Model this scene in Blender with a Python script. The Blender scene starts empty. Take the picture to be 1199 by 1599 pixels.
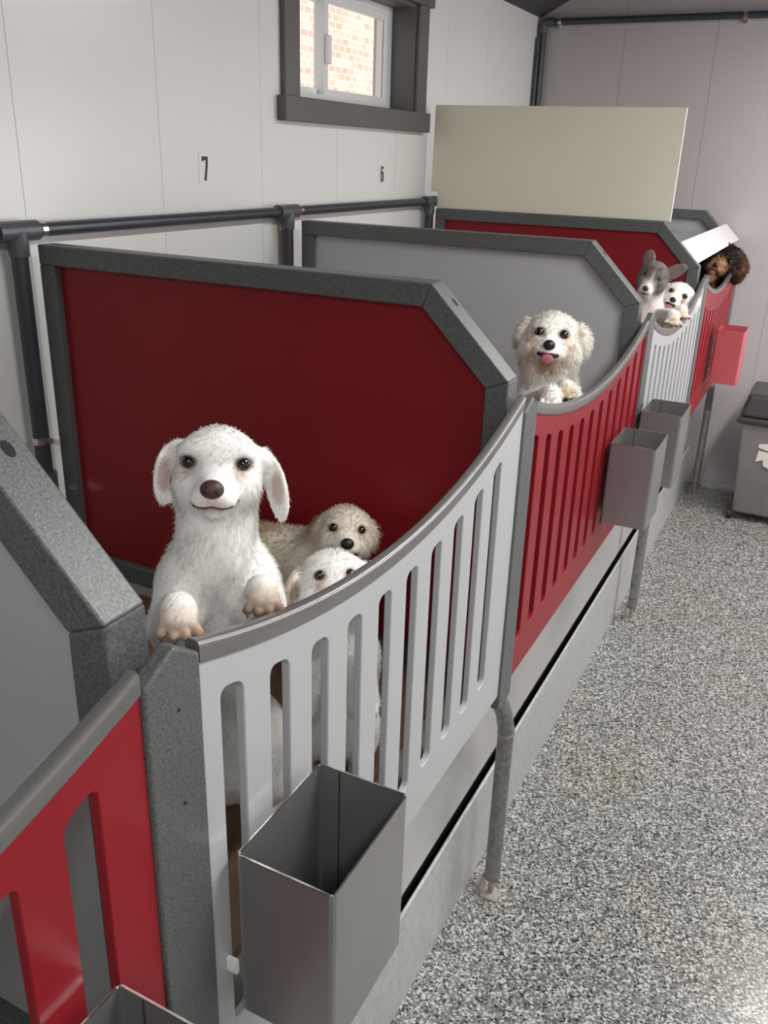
import bpy, bmesh, math, random
import numpy as np
from mathutils import Vector, Matrix

scene = bpy.context.scene
col = scene.collection
random.seed(7)

# ------------------------------------------------------------------ camera
CAM = np.array([0.4747, 0.0, 1.85])
F_PX = 1351.37
yaw, pitch, roll = -0.4629, -0.3746, 0.0318
fw = np.array([math.sin(yaw)*math.cos(pitch), math.cos(yaw)*math.cos(pitch), math.sin(pitch)])
rt = np.array([math.cos(yaw), -math.sin(yaw), 0.0])
up = np.cross(rt, fw)
r2 = rt*math.cos(roll) + up*math.sin(roll)
u2 = -rt*math.sin(roll) + up*math.cos(roll)
cd = bpy.data.cameras.new('camera')
cam = bpy.data.objects.new('camera', cd)
col.objects.link(cam)
cd.sensor_fit = 'VERTICAL'
cd.sensor_height = 36.0
cd.sensor_width = 27.0
cd.lens = F_PX/1599.0*36.0
cd.shift_y = (773.84-799.5)/1599.0
cd.clip_start = 0.02
M = Matrix.Identity(4)
for i in range(3):
    M[i][0] = r2[i]; M[i][1] = u2[i]; M[i][2] = -fw[i]; M[i][3] = CAM[i]
cam.matrix_world = M
scene.camera = cam

# ------------------------------------------------------------------ world, sun, lights, exposure
scene.view_settings.view_transform = 'Standard'
scene.view_settings.look = 'None'
scene.view_settings.gamma = 1.0
scene.view_settings.use_curve_mapping = False
scene.view_settings.exposure = 0.18

w = bpy.data.worlds.new('sky_world')
scene.world = w
w.use_nodes = True
bg = w.node_tree.nodes['Background']
bg.inputs[0].default_value = (0.80, 0.88, 1.0, 1)
bg.inputs[1].default_value = 1.6

sd = bpy.data.lights.new('sun', 'SUN')
sd.energy = 8.0
sd.angle = 0.01
sd.color = (1.0, 0.95, 0.88)
sun = bpy.data.objects.new('sun', sd)
col.objects.link(sun)
sun.rotation_euler = Vector((-0.3, 0.7, -0.65)).to_track_quat('-Z', 'Y').to_euler()

LIGHTS = []
def area(name, loc, target, sx, sy, power, color):
    d = bpy.data.lights.new(name, 'AREA')
    d.shape = 'RECTANGLE'; d.size = sx; d.size_y = sy; d.energy = power; d.color = color
    o = bpy.data.objects.new(name, d)
    col.objects.link(o)
    o.location = loc
    o.rotation_euler = (Vector(target)-Vector(loc)).to_track_quat('-Z', 'Y').to_euler()
    return o
FIXTURES = [(1.05, -0.9), (1.05, 1.6), (1.05, 3.9)]
for (fx, fy) in FIXTURES:
    area('ceiling_lamp_light', (fx, fy, 2.735), (fx, fy, 0), 0.26, 1.16, 24 if fy < 0 else 38, (1.0, 0.985, 0.95))
# added fill light just inside the right-hand wall, brightening the far gates
area('added_fill_right', (2.12, 4.45, 1.55), (0.0, 4.45, 1.2), 1.2, 1.1, 26, (1.0, 0.90, 0.91))

# ------------------------------------------------------------------ helpers
def tag(o, label=None, cat=None, group=None, kind=None):
    if label: o['label'] = label
    if cat: o['category'] = cat
    if group: o['group'] = group
    if kind: o['kind'] = kind
    return o

def wloc(o):
    v = Vector((0, 0, 0))
    while o is not None:
        v = v + o.location
        o = o.parent
    return v

def empty(name, loc, label=None, cat=None, group=None):
    o = bpy.data.objects.new(name, None)
    o.empty_display_size = 0.05
    o.location = loc
    col.objects.link(o)
    return tag(o, label, cat, group)

def mk(name, V, Fs, mat, parent=None, smooth=False, bevel=0.0, bseg=1, angle=None):
    """link verts/faces (world coordinates) as one mesh object"""
    V = np.array(V, dtype=float)
    if parent is None:
        base = np.array([(V[:, 0].min()+V[:, 0].max())/2, (V[:, 1].min()+V[:, 1].max())/2, V[:, 2].min()])
    else:
        base = np.array(wloc(parent))
    me = bpy.data.meshes.new(name)
    bm = bmesh.new()
    vs = [bm.verts.new(tuple(v-base)) for v in V]
    for f in Fs:
        try: bm.faces.new([vs[i] for i in f])
        except ValueError: pass
    bmesh.ops.recalc_face_normals(bm, faces=bm.faces)
    if bevel > 0:
        es = [e for e in bm.edges if len(e.link_faces) == 2 and e.calc_face_angle(0) > 0.5]
        bmesh.ops.bevel(bm, geom=es, offset=bevel, segments=bseg, affect='EDGES', profile=0.5)
    bm.to_mesh(me); bm.free()
    if mat: me.materials.append(mat)
    if smooth:
        for p in me.polygons: p.use_smooth = True
        if angle: me.set_sharp_from_angle(angle=angle)
    o = bpy.data.objects.new(name, me)
    col.objects.link(o)
    if parent is None: o.location = base
    else: o.parent = parent
    return o

BF = [(0, 1, 2, 3), (7, 6, 5, 4), (0, 4, 5, 1), (1, 5, 6, 2), (2, 6, 7, 3), (3, 7, 4, 0)]
def boxv(x0, x1, y0, y1, z0, z1):
    return [(x0, y0, z0), (x1, y0, z0), (x1, y1, z0), (x0, y1, z0), (x0, y0, z1), (x1, y0, z1), (x1, y1, z1), (x0, y1, z1)]
def box(name, b, mat, parent=None, bevel=0.0, bseg=1):
    return mk(name, boxv(*b), BF, mat, parent, bevel=bevel, bseg=bseg)

def join(parts):
    V = []; Fs = []
    for v, f in parts:
        n = len(V); V += list(v); Fs += [tuple(i+n for i in q) for q in f]
    return V, Fs

def prism(poly, lo, hi, axis):
    """polygon (2-D list in the two remaining axes, cyclic order x,y,z) extruded along axis"""
    def P(a, b, c):
        return {'y': (a, c, b), 'x': (c, a, b), 'z': (a, b, c)}[axis]
    n = len(poly)
    V = [P(a, b, lo) for a, b in poly]+[P(a, b, hi) for a, b in poly]
    Fs = [tuple(range(n)), tuple(range(2*n-1, n-1, -1))]+[(i, (i+1) % n, n+(i+1) % n, n+i) for i in range(n)]
    return V, Fs

def tube(path, r, seg=14, cap=True):
    path = [np.array(p, float) for p in path]
    rs = r if isinstance(r, (list, tuple)) else [r]*len(path)
    V = []; Fs = []
    prev = None
    for i, p in enumerate(path):
        t = path[min(i+1, len(path)-1)]-path[max(i-1, 0)]
        t = t/np.linalg.norm(t)
        if prev is None:
            a = np.array([0, 0, 1.0]) if abs(t[2]) < 0.9 else np.array([1.0, 0, 0])
        else: a = prev
        u = a-t*(a@t); u /= np.linalg.norm(u); v = np.cross(t, u); prev = u
        for k in range(seg):
            an = 2*math.pi*k/seg
            V.append(tuple(p+rs[i]*(math.cos(an)*u+math.sin(an)*v)))
    for i in range(len(path)-1):
        for k in range(seg):
            Fs.append((i*seg+k, i*seg+(k+1) % seg, (i+1)*seg+(k+1) % seg, (i+1)*seg+k))
    if cap:
        Fs.append(tuple(range(seg))); n = (len(path)-1)*seg
        Fs.append(tuple(range(n+seg-1, n-1, -1)))
    return V, Fs

def ellv(c, r, R=None, nu=18, nv=12):
    V = []; Fs = []
    R = np.eye(3) if R is None else R
    for j in range(nv+1):
        th = math.pi*j/nv
        for i in range(nu):
            ph = 2*math.pi*i/nu
            l = np.array([r[0]*math.sin(th)*math.cos(ph), r[1]*math.sin(th)*math.sin(ph), r[2]*math.cos(th)])
            V.append(tuple(np.array(c)+R@l))
    for j in range(nv):
        for i in range(nu):
            Fs.append((j*nu+i, j*nu+(i+1) % nu, (j+1)*nu+(i+1) % nu, (j+1)*nu+i))
    return V, Fs

# ------------------------------------------------------------------ materials
def new_mat(name):
    m = bpy.data.materials.new(name)
    m.use_nodes = True
    nt = m.node_tree
    return m, nt, nt.nodes['Principled BSDF']

def mat(name, c, rough=0.5, metal=0.0, var=0.0, vscale=8.0, bump=0.0, bscale=60.0, spec=0.5, coat=0.0):
    m, nt, b = new_mat(name)
    b.inputs['Base Color'].default_value = (*c, 1)
    b.inputs['Roughness'].default_value = rough
    b.inputs['Metallic'].default_value = metal
    b.inputs['Specular IOR Level'].default_value = spec
    b.inputs['Coat Weight'].default_value = coat
    tc = nt.nodes.new('ShaderNodeTexCoord')
    if var > 0:
        n = nt.nodes.new('ShaderNodeTexNoise'); n.inputs['Scale'].default_value = vscale; n.inputs['Detail'].default_value = 6
        nt.links.new(tc.outputs['Object'], n.inputs['Vector'])
        rp = nt.nodes.new('ShaderNodeValToRGB')
        rp.color_ramp.elements[0].position = 0.3; rp.color_ramp.elements[1].position = 0.7
        rp.color_ramp.elements[0].color = (*[x*(1-var) for x in c], 1)
        rp.color_ramp.elements[1].color = (*[min(1, x*(1+var)) for x in c], 1)
        nt.links.new(n.outputs['Fac'], rp.inputs['Fac'])
        nt.links.new(rp.outputs['Color'], b.inputs['Base Color'])
    if bump > 0:
        n = nt.nodes.new('ShaderNodeTexNoise'); n.inputs['Scale'].default_value = bscale; n.inputs['Detail'].default_value = 3
        nt.links.new(tc.outputs['Object'], n.inputs['Vector'])
        bp = nt.nodes.new('ShaderNodeBump'); bp.inputs['Strength'].default_value = bump; bp.inputs['Distance'].default_value = 0.002
        nt.links.new(n.outputs['Fac'], bp.inputs['Height'])
        nt.links.new(bp.outputs['Normal'], b.inputs['Normal'])
    return m

M_wall = mat('wall_panel_white', (0.74, 0.75, 0.735), 0.28, var=0.02, vscale=1.5)
M_back = mat('wall_panel_back', (0.49, 0.455, 0.46), 0.30, var=0.02, vscale=1.5)
M_core = mat('wall_core', (0.45, 0.45, 0.44), 0.8)
M_ceil = mat('ceiling_dark', (0.055, 0.057, 0.058), 0.6)
M_room = mat('wall_plain', (0.70, 0.69, 0.68), 0.6)
M_red = mat('red_plastic', (0.255, 0.014, 0.021), 0.36, var=0.05, vscale=3, bump=0.05, bscale=220, spec=0.22)
M_grey = mat('light_grey_plastic', (0.44, 0.455, 0.47), 0.35, var=0.02, vscale=3, bump=0.05, bscale=220)
M_pipe = mat('pvc_dark_grey', (0.040, 0.046, 0.055), 0.32, var=0.12, vscale=10)
M_pipe2 = mat('pvc_fitting_grey', (0.085, 0.092, 0.105), 0.35)
M_steel = mat('brushed_steel', (0.30, 0.296, 0.297), 0.30, metal=0.6, var=0.06, vscale=5, bump=0.03, bscale=300)
M_clip = mat('bright_clip_steel', (0.75, 0.74, 0.72), 0.22, metal=1.0)
M_cap = mat('satin_cap_rail', (0.185, 0.18, 0.18), 0.22, metal=0.35, var=0.08, vscale=8)
M_fascia = mat('stainless_fascia', (0.55, 0.55, 0.535), 0.33, metal=0.4, var=0.05, vscale=3)
M_beige = mat('beige_board', (0.84, 0.80, 0.66), 0.22, var=0.02, vscale=2)
M_beige_edge = mat('beige_board_edge', (0.85, 0.83, 0.76), 0.3)
M_trim = mat('window_trim_grey', (0.115, 0.112, 0.108), 0.45, var=0.06, vscale=6)
M_winwhite = mat('window_frame_white', (0.80, 0.82, 0.82), 0.35)
M_black = mat('black_print', (0.012, 0.012, 0.013), 0.5)
M_sign = mat('number_backing', (0.745, 0.755, 0.745), 0.3)
M_white = mat('white_lid_plastic', (0.86, 0.85, 0.86), 0.22)
M_can = mat('can_plastic_grey', (0.20, 0.185, 0.185), 0.45, var=0.08, vscale=5)
M_candark = mat('can_lid_dark', (0.045, 0.040, 0.042), 0.35)
M_tape = mat('paper_tape', (0.72, 0.66, 0.62), 0.6)
M_rubber = mat('black_rubber', (0.012, 0.012, 0.012), 0.6)
M_mat = mat('brown_mat', (0.16, 0.095, 0.055), 0.85, var=0.25, vscale=20, bump=0.4, bscale=150)
M_deck = mat('kennel_deck', (0.26, 0.25, 0.235), 0.5, var=0.1, vscale=6)
M_hole = mat('screw_hole', (0.01, 0.01, 0.01), 0.8)
M_weld = mat('weld_bead', (0.42, 0.38, 0.34), 0.5, metal=0.6, var=0.3, vscale=60)

def speckled(name, c0, c1, rough, metal, scale):
    m, nt, b = new_mat(name)
    tc = nt.nodes.new('ShaderNodeTexCoord')
    n = nt.nodes.new('ShaderNodeTexNoise'); n.inputs['Scale'].default_value = scale; n.inputs['Detail'].default_value = 5; n.inputs['Roughness'].default_value = 0.7
    nt.links.new(tc.outputs['Object'], n.inputs['Vector'])
    rp = nt.nodes.new('ShaderNodeValToRGB')
    rp.color_ramp.elements[0].position = 0.38; rp.color_ramp.elements[1].position = 0.68
    rp.color_ramp.elements[0].color = (*c0, 1); rp.color_ramp.elements[1].color = (*c1, 1)
    nt.links.new(n.outputs['Fac'], rp.inputs['Fac']); nt.links.new(rp.outputs['Color'], b.inputs['Base Color'])
    b.inputs['Roughness'].default_value = rough; b.inputs['Metallic'].default_value = metal
    n2 = nt.nodes.new('ShaderNodeTexNoise'); n2.inputs['Scale'].default_value = scale*1.6
    nt.links.new(tc.outputs['Object'], n2.inputs['Vector'])
    bp = nt.nodes.new('ShaderNodeBump'); bp.inputs['Strength'].default_value = 0.25; bp.inputs['Distance'].default_value = 0.001
    nt.links.new(n2.outputs['Fac'], bp.inputs['Height']); nt.links.new(bp.outputs['Normal'], b.inputs['Normal'])
    return m
M_frame = speckled('hammered_grey_frame', (0.065, 0.072, 0.071), (0.17, 0.18, 0.178), 0.42, 0.1, 330)
M_galv = speckled('galvanised_sheet', (0.44, 0.45, 0.45), (0.58, 0.59, 0.59), 0.38, 0.25, 60)
M_leg = speckled('galvanised_leg', (0.20, 0.20, 0.20), (0.36, 0.36, 0.355), 0.42, 0.6, 50)

def flake_floor():
    m, nt, b = new_mat('flake_epoxy_floor')
    tc = nt.nodes.new('ShaderNodeTexCoord')
    nz = nt.nodes.new('ShaderNodeTexNoise'); nz.inputs['Scale'].default_value = 70; nz.inputs['Detail'].default_value = 2
    mx = nt.nodes.new('ShaderNodeMixRGB'); mx.blend_type = 'ADD'; mx.inputs['Fac'].default_value = 0.006
    nt.links.new(tc.outputs['Object'], nz.inputs['Vector'])
    nt.links.new(tc.outputs['Object'], mx.inputs[1]); nt.links.new(nz.outputs['Color'], mx.inputs[2])
    vo = nt.nodes.new('ShaderNodeTexVoronoi'); vo.inputs['Scale'].default_value = 210
    nt.links.new(mx.outputs[0], vo.inputs['Vector'])
    sp = nt.nodes.new('ShaderNodeSeparateColor')
    nt.links.new(vo.outputs['Color'], sp.inputs[0])
    rp = nt.nodes.new('ShaderNodeValToRGB'); rp.color_ramp.interpolation = 'CONSTANT'
    els = [(0.0, (0.022, 0.024, 0.024)), (0.13, (0.10, 0.105, 0.103)), (0.34, (0.185, 0.19, 0.185)), (0.61, (0.285, 0.29, 0.28)), (0.80, (0.52, 0.52, 0.505))]
    cr = rp.color_ramp
    cr.elements[0].position = 0; cr.elements[0].color = (*els[0][1], 1)
    cr.elements[1].position = els[1][0]; cr.elements[1].color = (*els[1][1], 1)
    for p, c in els[2:]:
        e = cr.elements.new(p); e.color = (*c, 1)
    nt.links.new(sp.outputs[0], rp.inputs['Fac'])
    # faint worn, yellowed patches
    n3 = nt.nodes.new('ShaderNodeTexNoise'); n3.inputs['Scale'].default_value = 3.0; n3.inputs['Detail'].default_value = 3
    nt.links.new(tc.outputs['Object'], n3.inputs['Vector'])
    r3 = nt.nodes.new('ShaderNodeValToRGB'); r3.color_ramp.elements[0].position = 0.5; r3.color_ramp.elements[1].position = 0.75
    r3.color_ramp.elements[0].color = (1, 1, 1, 1); r3.color_ramp.elements[1].color = (1.0, 0.96, 0.84, 1)
    nt.links.new(n3.outputs['Fac'], r3.inputs['Fac'])
    mu = nt.nodes.new('ShaderNodeMixRGB'); mu.blend_type = 'MULTIPLY'; mu.inputs['Fac'].default_value = 1
    nt.links.new(rp.outputs['Color'], mu.inputs[1]); nt.links.new(r3.outputs['Color'], mu.inputs[2])
    nt.links.new(mu.outputs[0], b.inputs['Base Color'])
    b.inputs['Roughness'].default_value = 0.26
    bp = nt.nodes.new('ShaderNodeBump'); bp.inputs['Strength'].default_value = 0.35; bp.inputs['Distance'].default_value = 0.001
    nt.links.new(sp.outputs[1], bp.inputs['Height']); nt.links.new(bp.outputs['Normal'], b.inputs['Normal'])
    return m
M_floor = flake_floor()

def brick_mat():
    m, nt, b = new_mat('outside_brick')
    tc = nt.nodes.new('ShaderNodeTexCoord')
    mp = nt.nodes.new('ShaderNodeMapping'); mp.inputs['Rotation'].default_value = (0, math.pi/2, math.pi/2)
    br = nt.nodes.new('ShaderNodeTexBrick')
    br.inputs['Color1'].default_value = (0.58, 0.36, 0.24, 1); br.inputs['Color2'].default_value = (0.72, 0.52, 0.38, 1)
    br.inputs['Mortar'].default_value = (0.70, 0.66, 0.62, 1); br.inputs['Scale'].default_value = 4.5; br.inputs['Mortar Size'].default_value = 0.022
    sx = nt.nodes.new('ShaderNodeSeparateXYZ'); cx = nt.nodes.new('ShaderNodeCombineXYZ')
    nt.links.new(tc.outputs['Object'], sx.inputs[0])
    nt.links.new(sx.outputs['Y'], cx.inputs['X']); nt.links.new(sx.outputs['Z'], cx.inputs['Y'])
    nt.links.new(cx.outputs[0], br.inputs['Vector'])
    nt.links.new(br.outputs['Color'], b.inputs['Base Color'])
    b.inputs['Roughness'].default_value = 0.9
    return m
M_brick = brick_mat()

def glass_mat():
    m, nt, b = new_mat('window_glass')
    out = nt.nodes['Material Output']
    tr = nt.nodes.new('ShaderNodeBsdfTransparent'); tr.inputs[0].default_value = (0.96, 0.97, 0.98, 1)
    gl = nt.nodes.new('ShaderNodeBsdfGlossy'); gl.inputs['Roughness'].default_value = 0.02
    mx = nt.nodes.new('ShaderNodeMixShader')
    mx.inputs[0].default_value = 0.05; nt.links.new(tr.outputs[0], mx.inputs[1]); nt.links.new(gl.outputs[0], mx.inputs[2])
    nt.links.new(mx.outputs[0], out.inputs['Surface'])
    return m
M_glass = glass_mat()

def emit_mat(name, c, s):
    m, nt, b = new_mat(name)
    b.inputs['Base Color'].default_value = (*c, 1)
    b.inputs['Emission Color'].default_value = (*c, 1); b.inputs['Emission Strength'].default_value = s
    return m
M_diff = emit_mat('lamp_diffuser', (1, 0.98, 0.95), 4.0)

# ------------------------------------------------------------------ the room
XW = -1.32            # face of left wall
YB = 5.42             # face of back wall
XR, YF = 2.25, -2.4
EAVE, SLOPE = 2.61, 0.52
XM = (XW+XR)/2
ZR = EAVE+SLOPE*(XM-XW)
ST = 'structure'
tag(box('floor', (XW-0.2, XR+0.2, YF-0.2, YB+0.2, -0.1, 0.0), M_floor), 'grey and white flake epoxy floor of the aisle', 'floor', kind=ST)

# left wall: core with a window opening, clad with vertical panels
WY0, WY1, WZ0, WZ1 = 2.805, 3.755, 2.025, 2.445
PY = [y for y in np.arange(1.582-0.5055*8, YB, 0.5055)]
wl_parts = [(boxv(XW-0.20, XW-0.012, YF-0.2, WY0, 0, EAVE+0.05), BF), (boxv(XW-0.20, XW-0.012, WY1, YB+0.2, 0, EAVE+0.05), BF),
            (boxv(XW-0.20, XW-0.012, WY0, WY1, 0, WZ0), BF), (boxv(XW-0.20, XW-0.012, WY0, WY1, WZ1, EAVE+0.05), BF)]
wl = mk('wall_left', *join(wl_parts), M_core)
tag(wl, 'white panelled wall behind the kennels', 'wall', kind=ST)
edges = [YF]+[y for y in PY if y > YF]+[YB]
for a, b_ in zip(edges[:-1], edges[1:]):
    a2, b2 = a+0.0007, b_-0.0007
    segs = []
    if b2 <= WY0 or a2 >= WY1: segs = [(a2, b2, 0, EAVE)]
    else:
        if a2 < WY0: segs.append((a2, WY0, WZ0, WZ1))
        if b2 > WY1: segs.append((WY1, b2, WZ0, WZ1))
        segs += [(a2, b2, 0, WZ0), (a2, b2, WZ1, EAVE)]
    V, Fs = join([(boxv(XW-0.012, XW, s[0], s[1], s[2], s[3]), BF) for s in segs])
    mk('wall_panel', V, Fs, M_wall, wl)

# back wall (gable)
def gable(x0, x1):
    P = [(x0, 0), (x1, 0)]
    z = lambda x: EAVE+SLOPE*(x-XW) if x < XM else EAVE+SLOPE*(XR-x)
    P.append((x1, z(x1)))
    if x0 < XM < x1: P.append((XM, ZR))
    P.append((x0, z(x0)))
    return P
wb = mk('wall_back', *prism(gable(XW-0.012, XR), YB+0.012, YB+0.2, 'y'), M_core)
tag(wb, 'grey panelled gable wall at the far end', 'wall', kind=ST)
bx = [XW]+[x for x in np.arange(-0.825, XR, 0.492)]+[XR]
for a, b_ in zip(bx[:-1], bx[1:]):
    mk('wall_panel', *prism(gable(a+0.0007, b_-0.0007), YB, YB+0.012, 'y'), M_back, wb)
tag(mk('wall_front', *prism(gable(XW-0.012, XR), YF-0.2, YF, 'y'), M_room), 'plain wall behind the viewer', 'wall', kind=ST)
# right wall, with an unseen window added for the light on far gates
RY0, RY1, RZ0, RZ1 = 3.85, 5.05, 0.95, 2.1
wr = mk('wall_right', *join([(boxv(XR, XR+0.2, YF-0.2, RY0, 0, EAVE+0.05), BF), (boxv(XR, XR+0.2, RY1, YB+0.2, 0, EAVE+0.05), BF),
        (boxv(XR, XR+0.2, RY0, RY1, 0, RZ0), BF), (boxv(XR, XR+0.2, RY0, RY1, RZ1, EAVE+0.05), BF)]), M_room)
tag(wr, 'plain wall on the aisle side', 'wall', kind=ST)
w2 = empty('added_window', (XR+0.1, (RY0+RY1)/2, RZ0)); tag(w2, 'added unseen window in the aisle-side wall', 'window', kind=ST)
for bb in ((XR+0.07, XR+0.12, RY0, RY0+0.05, RZ0, RZ1), (XR+0.07, XR+0.12, RY1-0.05, RY1, RZ0, RZ1),
           (XR+0.07, XR+0.12, RY0+0.05, RY1-0.05, RZ0, RZ0+0.05), (XR+0.07, XR+0.12, RY0+0.05, RY1-0.05, RZ1-0.05, RZ1)):
    box('window_frame', bb, M_winwhite, w2)
box('pane', (XR+0.09, XR+0.096, RY0+0.05, RY1-0.05, RZ0+0.05, RZ1-0.05), M_glass, w2)
# ceiling: two dark slopes
T = 0.08
V1, F1 = prism([(XW-0.25, EAVE-SLOPE*0.25), (XM, ZR), (XM, ZR+T), (XW-0.25, EAVE-SLOPE*0.25+T)], YF-0.2, YB+0.2, 'y')
V2, F2 = prism([(XM, ZR), (XR+0.25, EAVE-SLOPE*0.25), (XR+0.25, EAVE-SLOPE*0.25+T), (XM, ZR+T)], YF-0.2, YB+0.2, 'y')
tag(mk('ceiling', *join([(V1, F1), (V2, F2)]), M_ceil), 'dark sloping ceiling', 'ceiling', kind=ST)
for fx, fy in FIXTURES:
    t = empty('ceiling_light', (fx, fy, 2.74), 'long white lamp hanging above the aisle, '+{-0.9: 'behind the viewer', 1.6: 'middle one', 3.9: 'nearest the far wall'}[fy], 'lamp', 'lamps above the aisle')
    box('housing', (fx-0.15, fx+0.15, fy-0.62, fy+0.62, 2.75, 2.80), M_winwhite, t, 0.004)
    box('diffuser', (fx-0.13, fx+0.13, fy-0.58, fy+0.58, 2.742, 2.75), M_diff, t)
    zc = EAVE+SLOPE*(XR-fx) if fx > XM else EAVE+SLOPE*(fx-XW)
    for s in (-0.5, 0.5):
        mk('hanger', *tube([(fx, fy+s, 2.80), (fx, fy+s, zc)], 0.005, 8), M_steel, t)
# baseboard of back wall
bb_ = mk('baseboard_back', *prism([(YB, 0), (YB-0.05, 0), (YB-0.05, 0.02), (YB-0.022, 0.035), (YB-0.018, 0.12), (YB, 0.125)], -0.02, XR, 'x'), M_galv)
tag(bb_, 'metal coving strip along the foot of the far wall', 'baseboard', kind=ST)

# window in left wall
win = empty('window_1', (XW, (WY0+WY1)/2, WZ0)); tag(win, 'small sliding window with dark grey trim', 'window', kind=ST)
TX = XW+0.022
box('trim', (XW-0.001, TX, 2.712, WY0, WZ0, 2.46), M_trim, win, 0.002)
box('trim', (XW-0.001, TX, WY1, 3.85, WZ0, 2.46), M_trim, win, 0.002)
box('head_trim', (XW-0.001, TX+0.012, 2.69, 3.875, WZ1, 2.535), M_trim, win, 0.002)
box('window_sill', (XW-0.001, TX+0.016, 2.69, 3.868, 1.95, WZ0+0.004), M_trim, win, 0.002)
XG = XW-0.135
for n, b_ in (('jamb', (XG-0.02, XW+0.004, WY0-0.001, WY0+0.012, WZ0, WZ1)), ('jamb', (XG-0.02, XW+0.004, WY1-0.012, WY1+0.001, WZ0, WZ1)),
              ('head_lining', (XG-0.02, XW+0.004, WY0+0.012, WY1-0.012, WZ1-0.012, WZ1+0.001)), ('sill_lining', (XG-0.02, XW+0.004, WY0+0.012, WY1-0.012, WZ0, WZ0+0.006))):
    box(n, b_, M_trim, win)
fy0, fy1, fz0, fz1 = WY0+0.012, WY1-0.012, WZ0+0.006, WZ1-0.012
fr = mk('window_frame', *join([(boxv(XG-0.03, XG+0.03, fy0, fy0+0.03, fz0, fz1), BF), (boxv(XG-0.03, XG+0.03, fy1-0.03, fy1, fz0, fz1), BF),
        (boxv(XG-0.03, XG+0.03, fy0+0.03, fy1-0.03, fz0, fz0+0.03), BF), (boxv(XG-0.03, XG+0.03, fy0+0.03, fy1-0.03, fz1-0.03, fz1), BF)]), M_winwhite, win)
def sash(y0, y1, x):
    z0, z1, s = fz0+0.02, fz1-0.02, 0.032
    o = mk('sash', *join([(boxv(x-0.012, x+0.012, y0, y0+s, z0, z1), BF), (boxv(x-0.012, x+0.012, y1-s, y1, z0, z1), BF),
            (boxv(x-0.012, x+0.012, y0+s, y1-s, z0, z0+s), BF), (boxv(x-0.012, x+0.012, y0+s, y1-s, z1-s, z1), BF)]), M_winwhite, win)
    box('pane', (x-0.003, x+0.003, y0+s, y1-s, z0+s, z1-s), M_glass, o)
    return o
ym = 3.20
s1 = sash(fy0+0.02, ym+0.02, XG-0.012)
s2 = sash(ym-0.02, fy1-0.02, XG+0.014)
box('latch', (XG+0.026, XG+0.042, ym-0.016, ym+0.014, 2.17, 2.27), M_winwhite, s2, 0.003)
# brick house outside
ob = box('neighbour_wall', (-3.9, -3.7, -1.0, 16.0, 0.0, 6.5), M_brick); tag(ob, 'sunlit tan brick wall outside the window', 'brick wall')
tag(box('ground', (-3.7, XW-0.2, -1.0, 16.0, -0.1, 0.0), M_core), 'bare ground strip outside the window', 'ground', kind=ST)

# ------------------------------------------------------------------ kennel row
POST = [(-0.62, -0.54), (0.487, 0.566), (1.545, 1.622), (2.722, 2.806), (3.893, 3.975), (5.10, 5.18)]
Z_DECK = 0.770
kb = empty('kennel_platform', (-0.6, 2.2, 0), 'long steel base with legs carrying the row of kennels', 'platform')
Y0K, Y1K = -0.9, 5.22
box('deck', (-1.30, -0.052, Y0K, Y1K, 0.74, Z_DECK), M_deck, kb)
box('fascia', (-0.126, -0.120, Y0K, Y1K, 0.316, 0.742), M_fascia, kb)
box('fascia_lip', (-0.120, -0.05, Y0K, Y1K, 0.7385, 0.742), M_fascia, kb)
box('gap_channel', (-0.20, -0.19, Y0K, Y1K, 0.10, 0.40), M_candark, kb)
box('kick_plate', (-0.112, -0.104, Y0K, Y1K, 0.0, 0.290), M_galv, kb, 0.0015)
def leg(y, elbow):
    x = -0.037
    if elbow:
        path = [(x, y, 0.055), (x, y, 0.52), (x, y-0.006, 0.545), (x, y-0.022, 0.575), (x+0.005, y-0.05, 0.615), (x+0.008, y-0.10, 0.675), (x+0.010, y-0.135, 0.715)]
    else:
        path = [(x, y, 0.055), (x, y, 0.74)]
    l = mk('leg', *tube(path, 0.0205, 18), M_leg, kb, smooth=True, angle=0.9)
    mk('weld_seam', *tube([(x, y, 0.520), (x, y, 0.527)], 0.0222, 18), M_weld, l, smooth=True, angle=0.9)
    mk('foot_stud', *tube([(x, y, 0.012), (x, y, 0.06)], 0.008, 10), M_weld, l)
    box('foot_plate', (x-0.022, x+0.025, y-0.028, y+0.018, 0.0, 0.007), M_weld, l, 0.0015)
    box('foot_bracket', (x-0.027, x-0.022, y-0.022, y+0.018, 0.0, 0.058), M_weld, l, 0.001)
leg(1.747, True); leg(3.47, False); leg(5.19, True); leg(0.03, False)

POST_LABEL = ['speckled grey gate post at the near end, out of view', 'wide speckled grey gate post nearest the viewer', 'grey gate post between the light grey near gate and the red gate',
              'grey gate post between the red gate and the far light grey gate', 'grey gate post between the far light grey gate and the bright red gate', 'last grey gate post, by the far wall']
for i, (a, b_) in enumerate(POST):
    if i == 0: continue
    poly = [(a, 0.725), (b_, 0.725), (b_, 1.400), (a+0.045*(b_-a)/0.08, 1.424), (a, 1.402)]
    t = empty('gate_post', (-0.018, (a+b_)/2, 0.725), POST_LABEL[i], 'post', 'gate posts')
    mk('post_body', *prism(poly, -0.0195, 0.0, 'x'), M_frame, t, bevel=0.004, bseg=3)
    box('bracket', (-0.0372, -0.0195, a+0.010, a+0.048, 0.775, 1.39), M_frame, t)
    for z in (1.355, 1.245, 0.86):
        mk('screw_hole', *tube([(-0.001, (a+b_)/2+0.004, z), (0.0005, (a+b_)/2+0.004, z)], 0.0022, 8), M_hole, t)

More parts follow.
